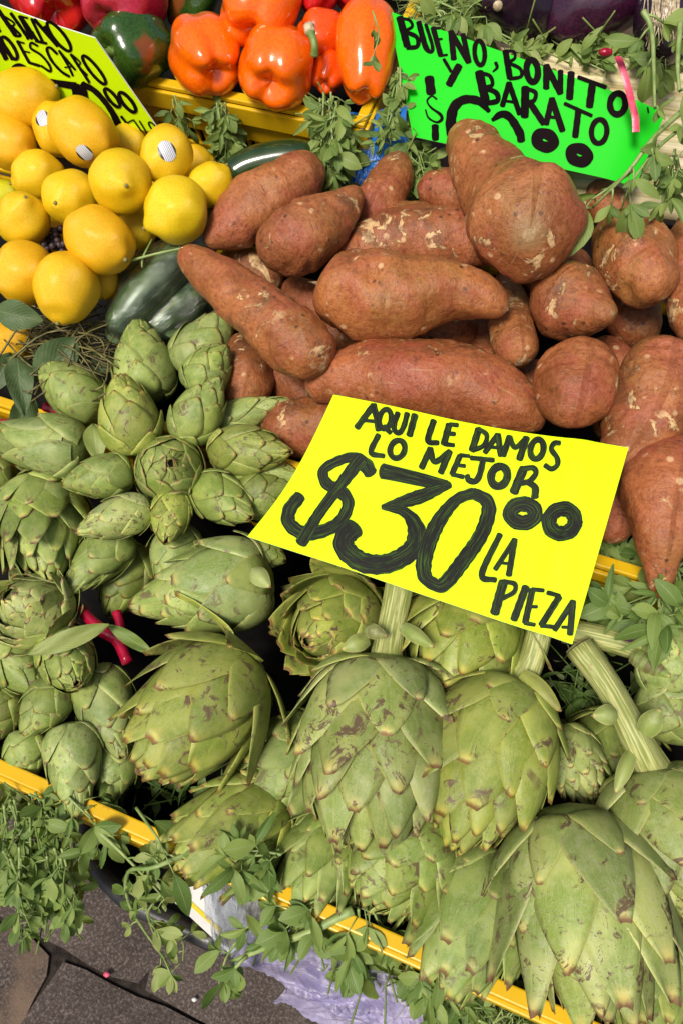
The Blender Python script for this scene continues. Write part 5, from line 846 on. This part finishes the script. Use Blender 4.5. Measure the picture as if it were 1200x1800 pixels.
sheet('plastic_bag', [(490, 1590, -.07), (660, 1655, -.07), (790, 1850, -.12), (410, 1680, -.11)], .014, M_LILAC, 'crumpled lilac translucent plastic bag hanging below the crate at the bottom centre', 'plastic bag', seed=4, dirn=(.4, 1))
sheet('plastic_bag', [(560, 1680, -.10), (700, 1730, -.09), (760, 1850, -.16), (480, 1760, -.15)], .010, M_LILAC, 'lower fold of a lilac plastic bag at the bottom edge', 'plastic bag', seed=14, dirn=(.5, 1))
sheet('plastic_bag', [(345, 1530, -.06), (470, 1580, -.06), (480, 1690, -.11), (385, 1665, -.13)], .008, M_CLEAR, 'crumpled clear plastic bag over the white carton under the rim', 'plastic bag', seed=7, dirn=(1, .2))
sheet('blue_plastic_sheet', [(600, 205, -.03), (720, 190, .02), (720, 330, -.05), (590, 350, -.06)], .008, M_BLUE, 'bright blue plastic sheet showing between the hanging leaves and the green card', 'plastic sheet', seed=3, fr=5)
# black bin
bn = rootp('black_bin', (0, 0, 0), 'black plastic bin standing on the pavement under the front crate', 'bin')
zr = .60
def gz(u, v, z): d = ray(u, v); return cam + d * ((z - HC) / d[2])
cb = gz(378, 1674, zr); lb = .235; axx = ex * 1.0; ayy = ey * 1.0; ca = cb - axx * lb
def rrect(o, w, d, rad, n=8):
    pts = []
    for cx, cy, a0, f in ((w, 0, -90, .12), (w, d, 0, .12), (0, d, 90, 1.9), (0, 0, 180, 1.9)):
        r_ = rad * f; cx = cx - r_ if cx else r_; cy = cy - r_ if cy else r_
        for i in range(n + 1): a = math.radians(a0 + 90 * i / n); pts.append(o + axx * (cx + r_ * math.cos(a)) + ayy * (cy + r_ * math.sin(a)))
    return pts
def loft(levels, mat, name, close=None):
    V = []; n = len(levels[0])
    for l in levels: V += l
    Fc = [(i * n + j, i * n + (j + 1) % n, (i + 1) * n + (j + 1) % n, (i + 1) * n + j) for i in range(len(levels) - 1) for j in range(n)]
    if close: Fc.append(tuple(range((len(levels) - 1) * n, len(levels) * n)))
    return mesh(name, V, Fc, None, mat)
def lvl(ins, z, rad): 
    o = np.array([ca[0], ca[1], z]) + axx * ins + ayy * ins; return rrect(o, lb - 2 * ins, .30 - 2 * ins, rad)
part('body', loft([lvl(.055, .037, .05), lvl(.012, zr - .03, .07), lvl(.012, zr - .004, .07), lvl(.018, zr - .004, .066), lvl(.06, .05, .05)], M_BLACKP, 'body', True), bn); part('rim', loft([lvl(.011, zr - .02, .07), lvl(0, zr - .02, .075), lvl(0, zr, .075), lvl(.018, zr, .066), lvl(.018, zr - .0045, .066)], M_BLACKP, 'rim'), bn)
ct = rootp('carton', gz(360, 1620, .60), 'white carton flap with a yellow stripe leaning out of the black bin', 'carton')
mb = MB(); a0, a1, a2 = PT(300, 1580, -.12), PT(395, 1668, -.14), PT(345, 1545, -.09); w = (a2 - a0) * 1.3; mb.box(a0, (a1 - a0) * 1.1, w, np.cross(a1 - a0, w) / np.linalg.norm(np.cross(a1 - a0, w)) * -.004); part('flap', mb.mesh('flap', M_CARTON, False), ct)
nc = np.cross(a1 - a0, w); nc /= np.linalg.norm(nc); nc = nc if nc @ (cam - a0) > 0 else -nc; mb = MB(); o_ = a0 + w * .22 + nc * .0006; mb.add([o_, o_ + (a1 - a0) * 1.08, o_ + (a1 - a0) * 1.08 + w * .1, o_ + w * .1], [(0, 1, 2, 3)]); part('yellow_stripe', mb.mesh('yellow_stripe', M_YSTR, False), ct)
# litter on the paving
for (u, v, s_, m_, lab) in ((188, 1713, .005, M_PINK, 'tiny pink petal on the paving below the black bin'), (342, 1757, .004, M_CARTON, 'tiny pale chip on the paving at the bottom')):
    c = gz(u, v, .040); mb = MB(); mb.tube([c - rt * s_, c, c + rt * s_], [s_ * .3, s_ * .9, s_ * .4], 8, 6); tag(obj('petal', mb.mesh('petal', m_)), lab, 'litter')
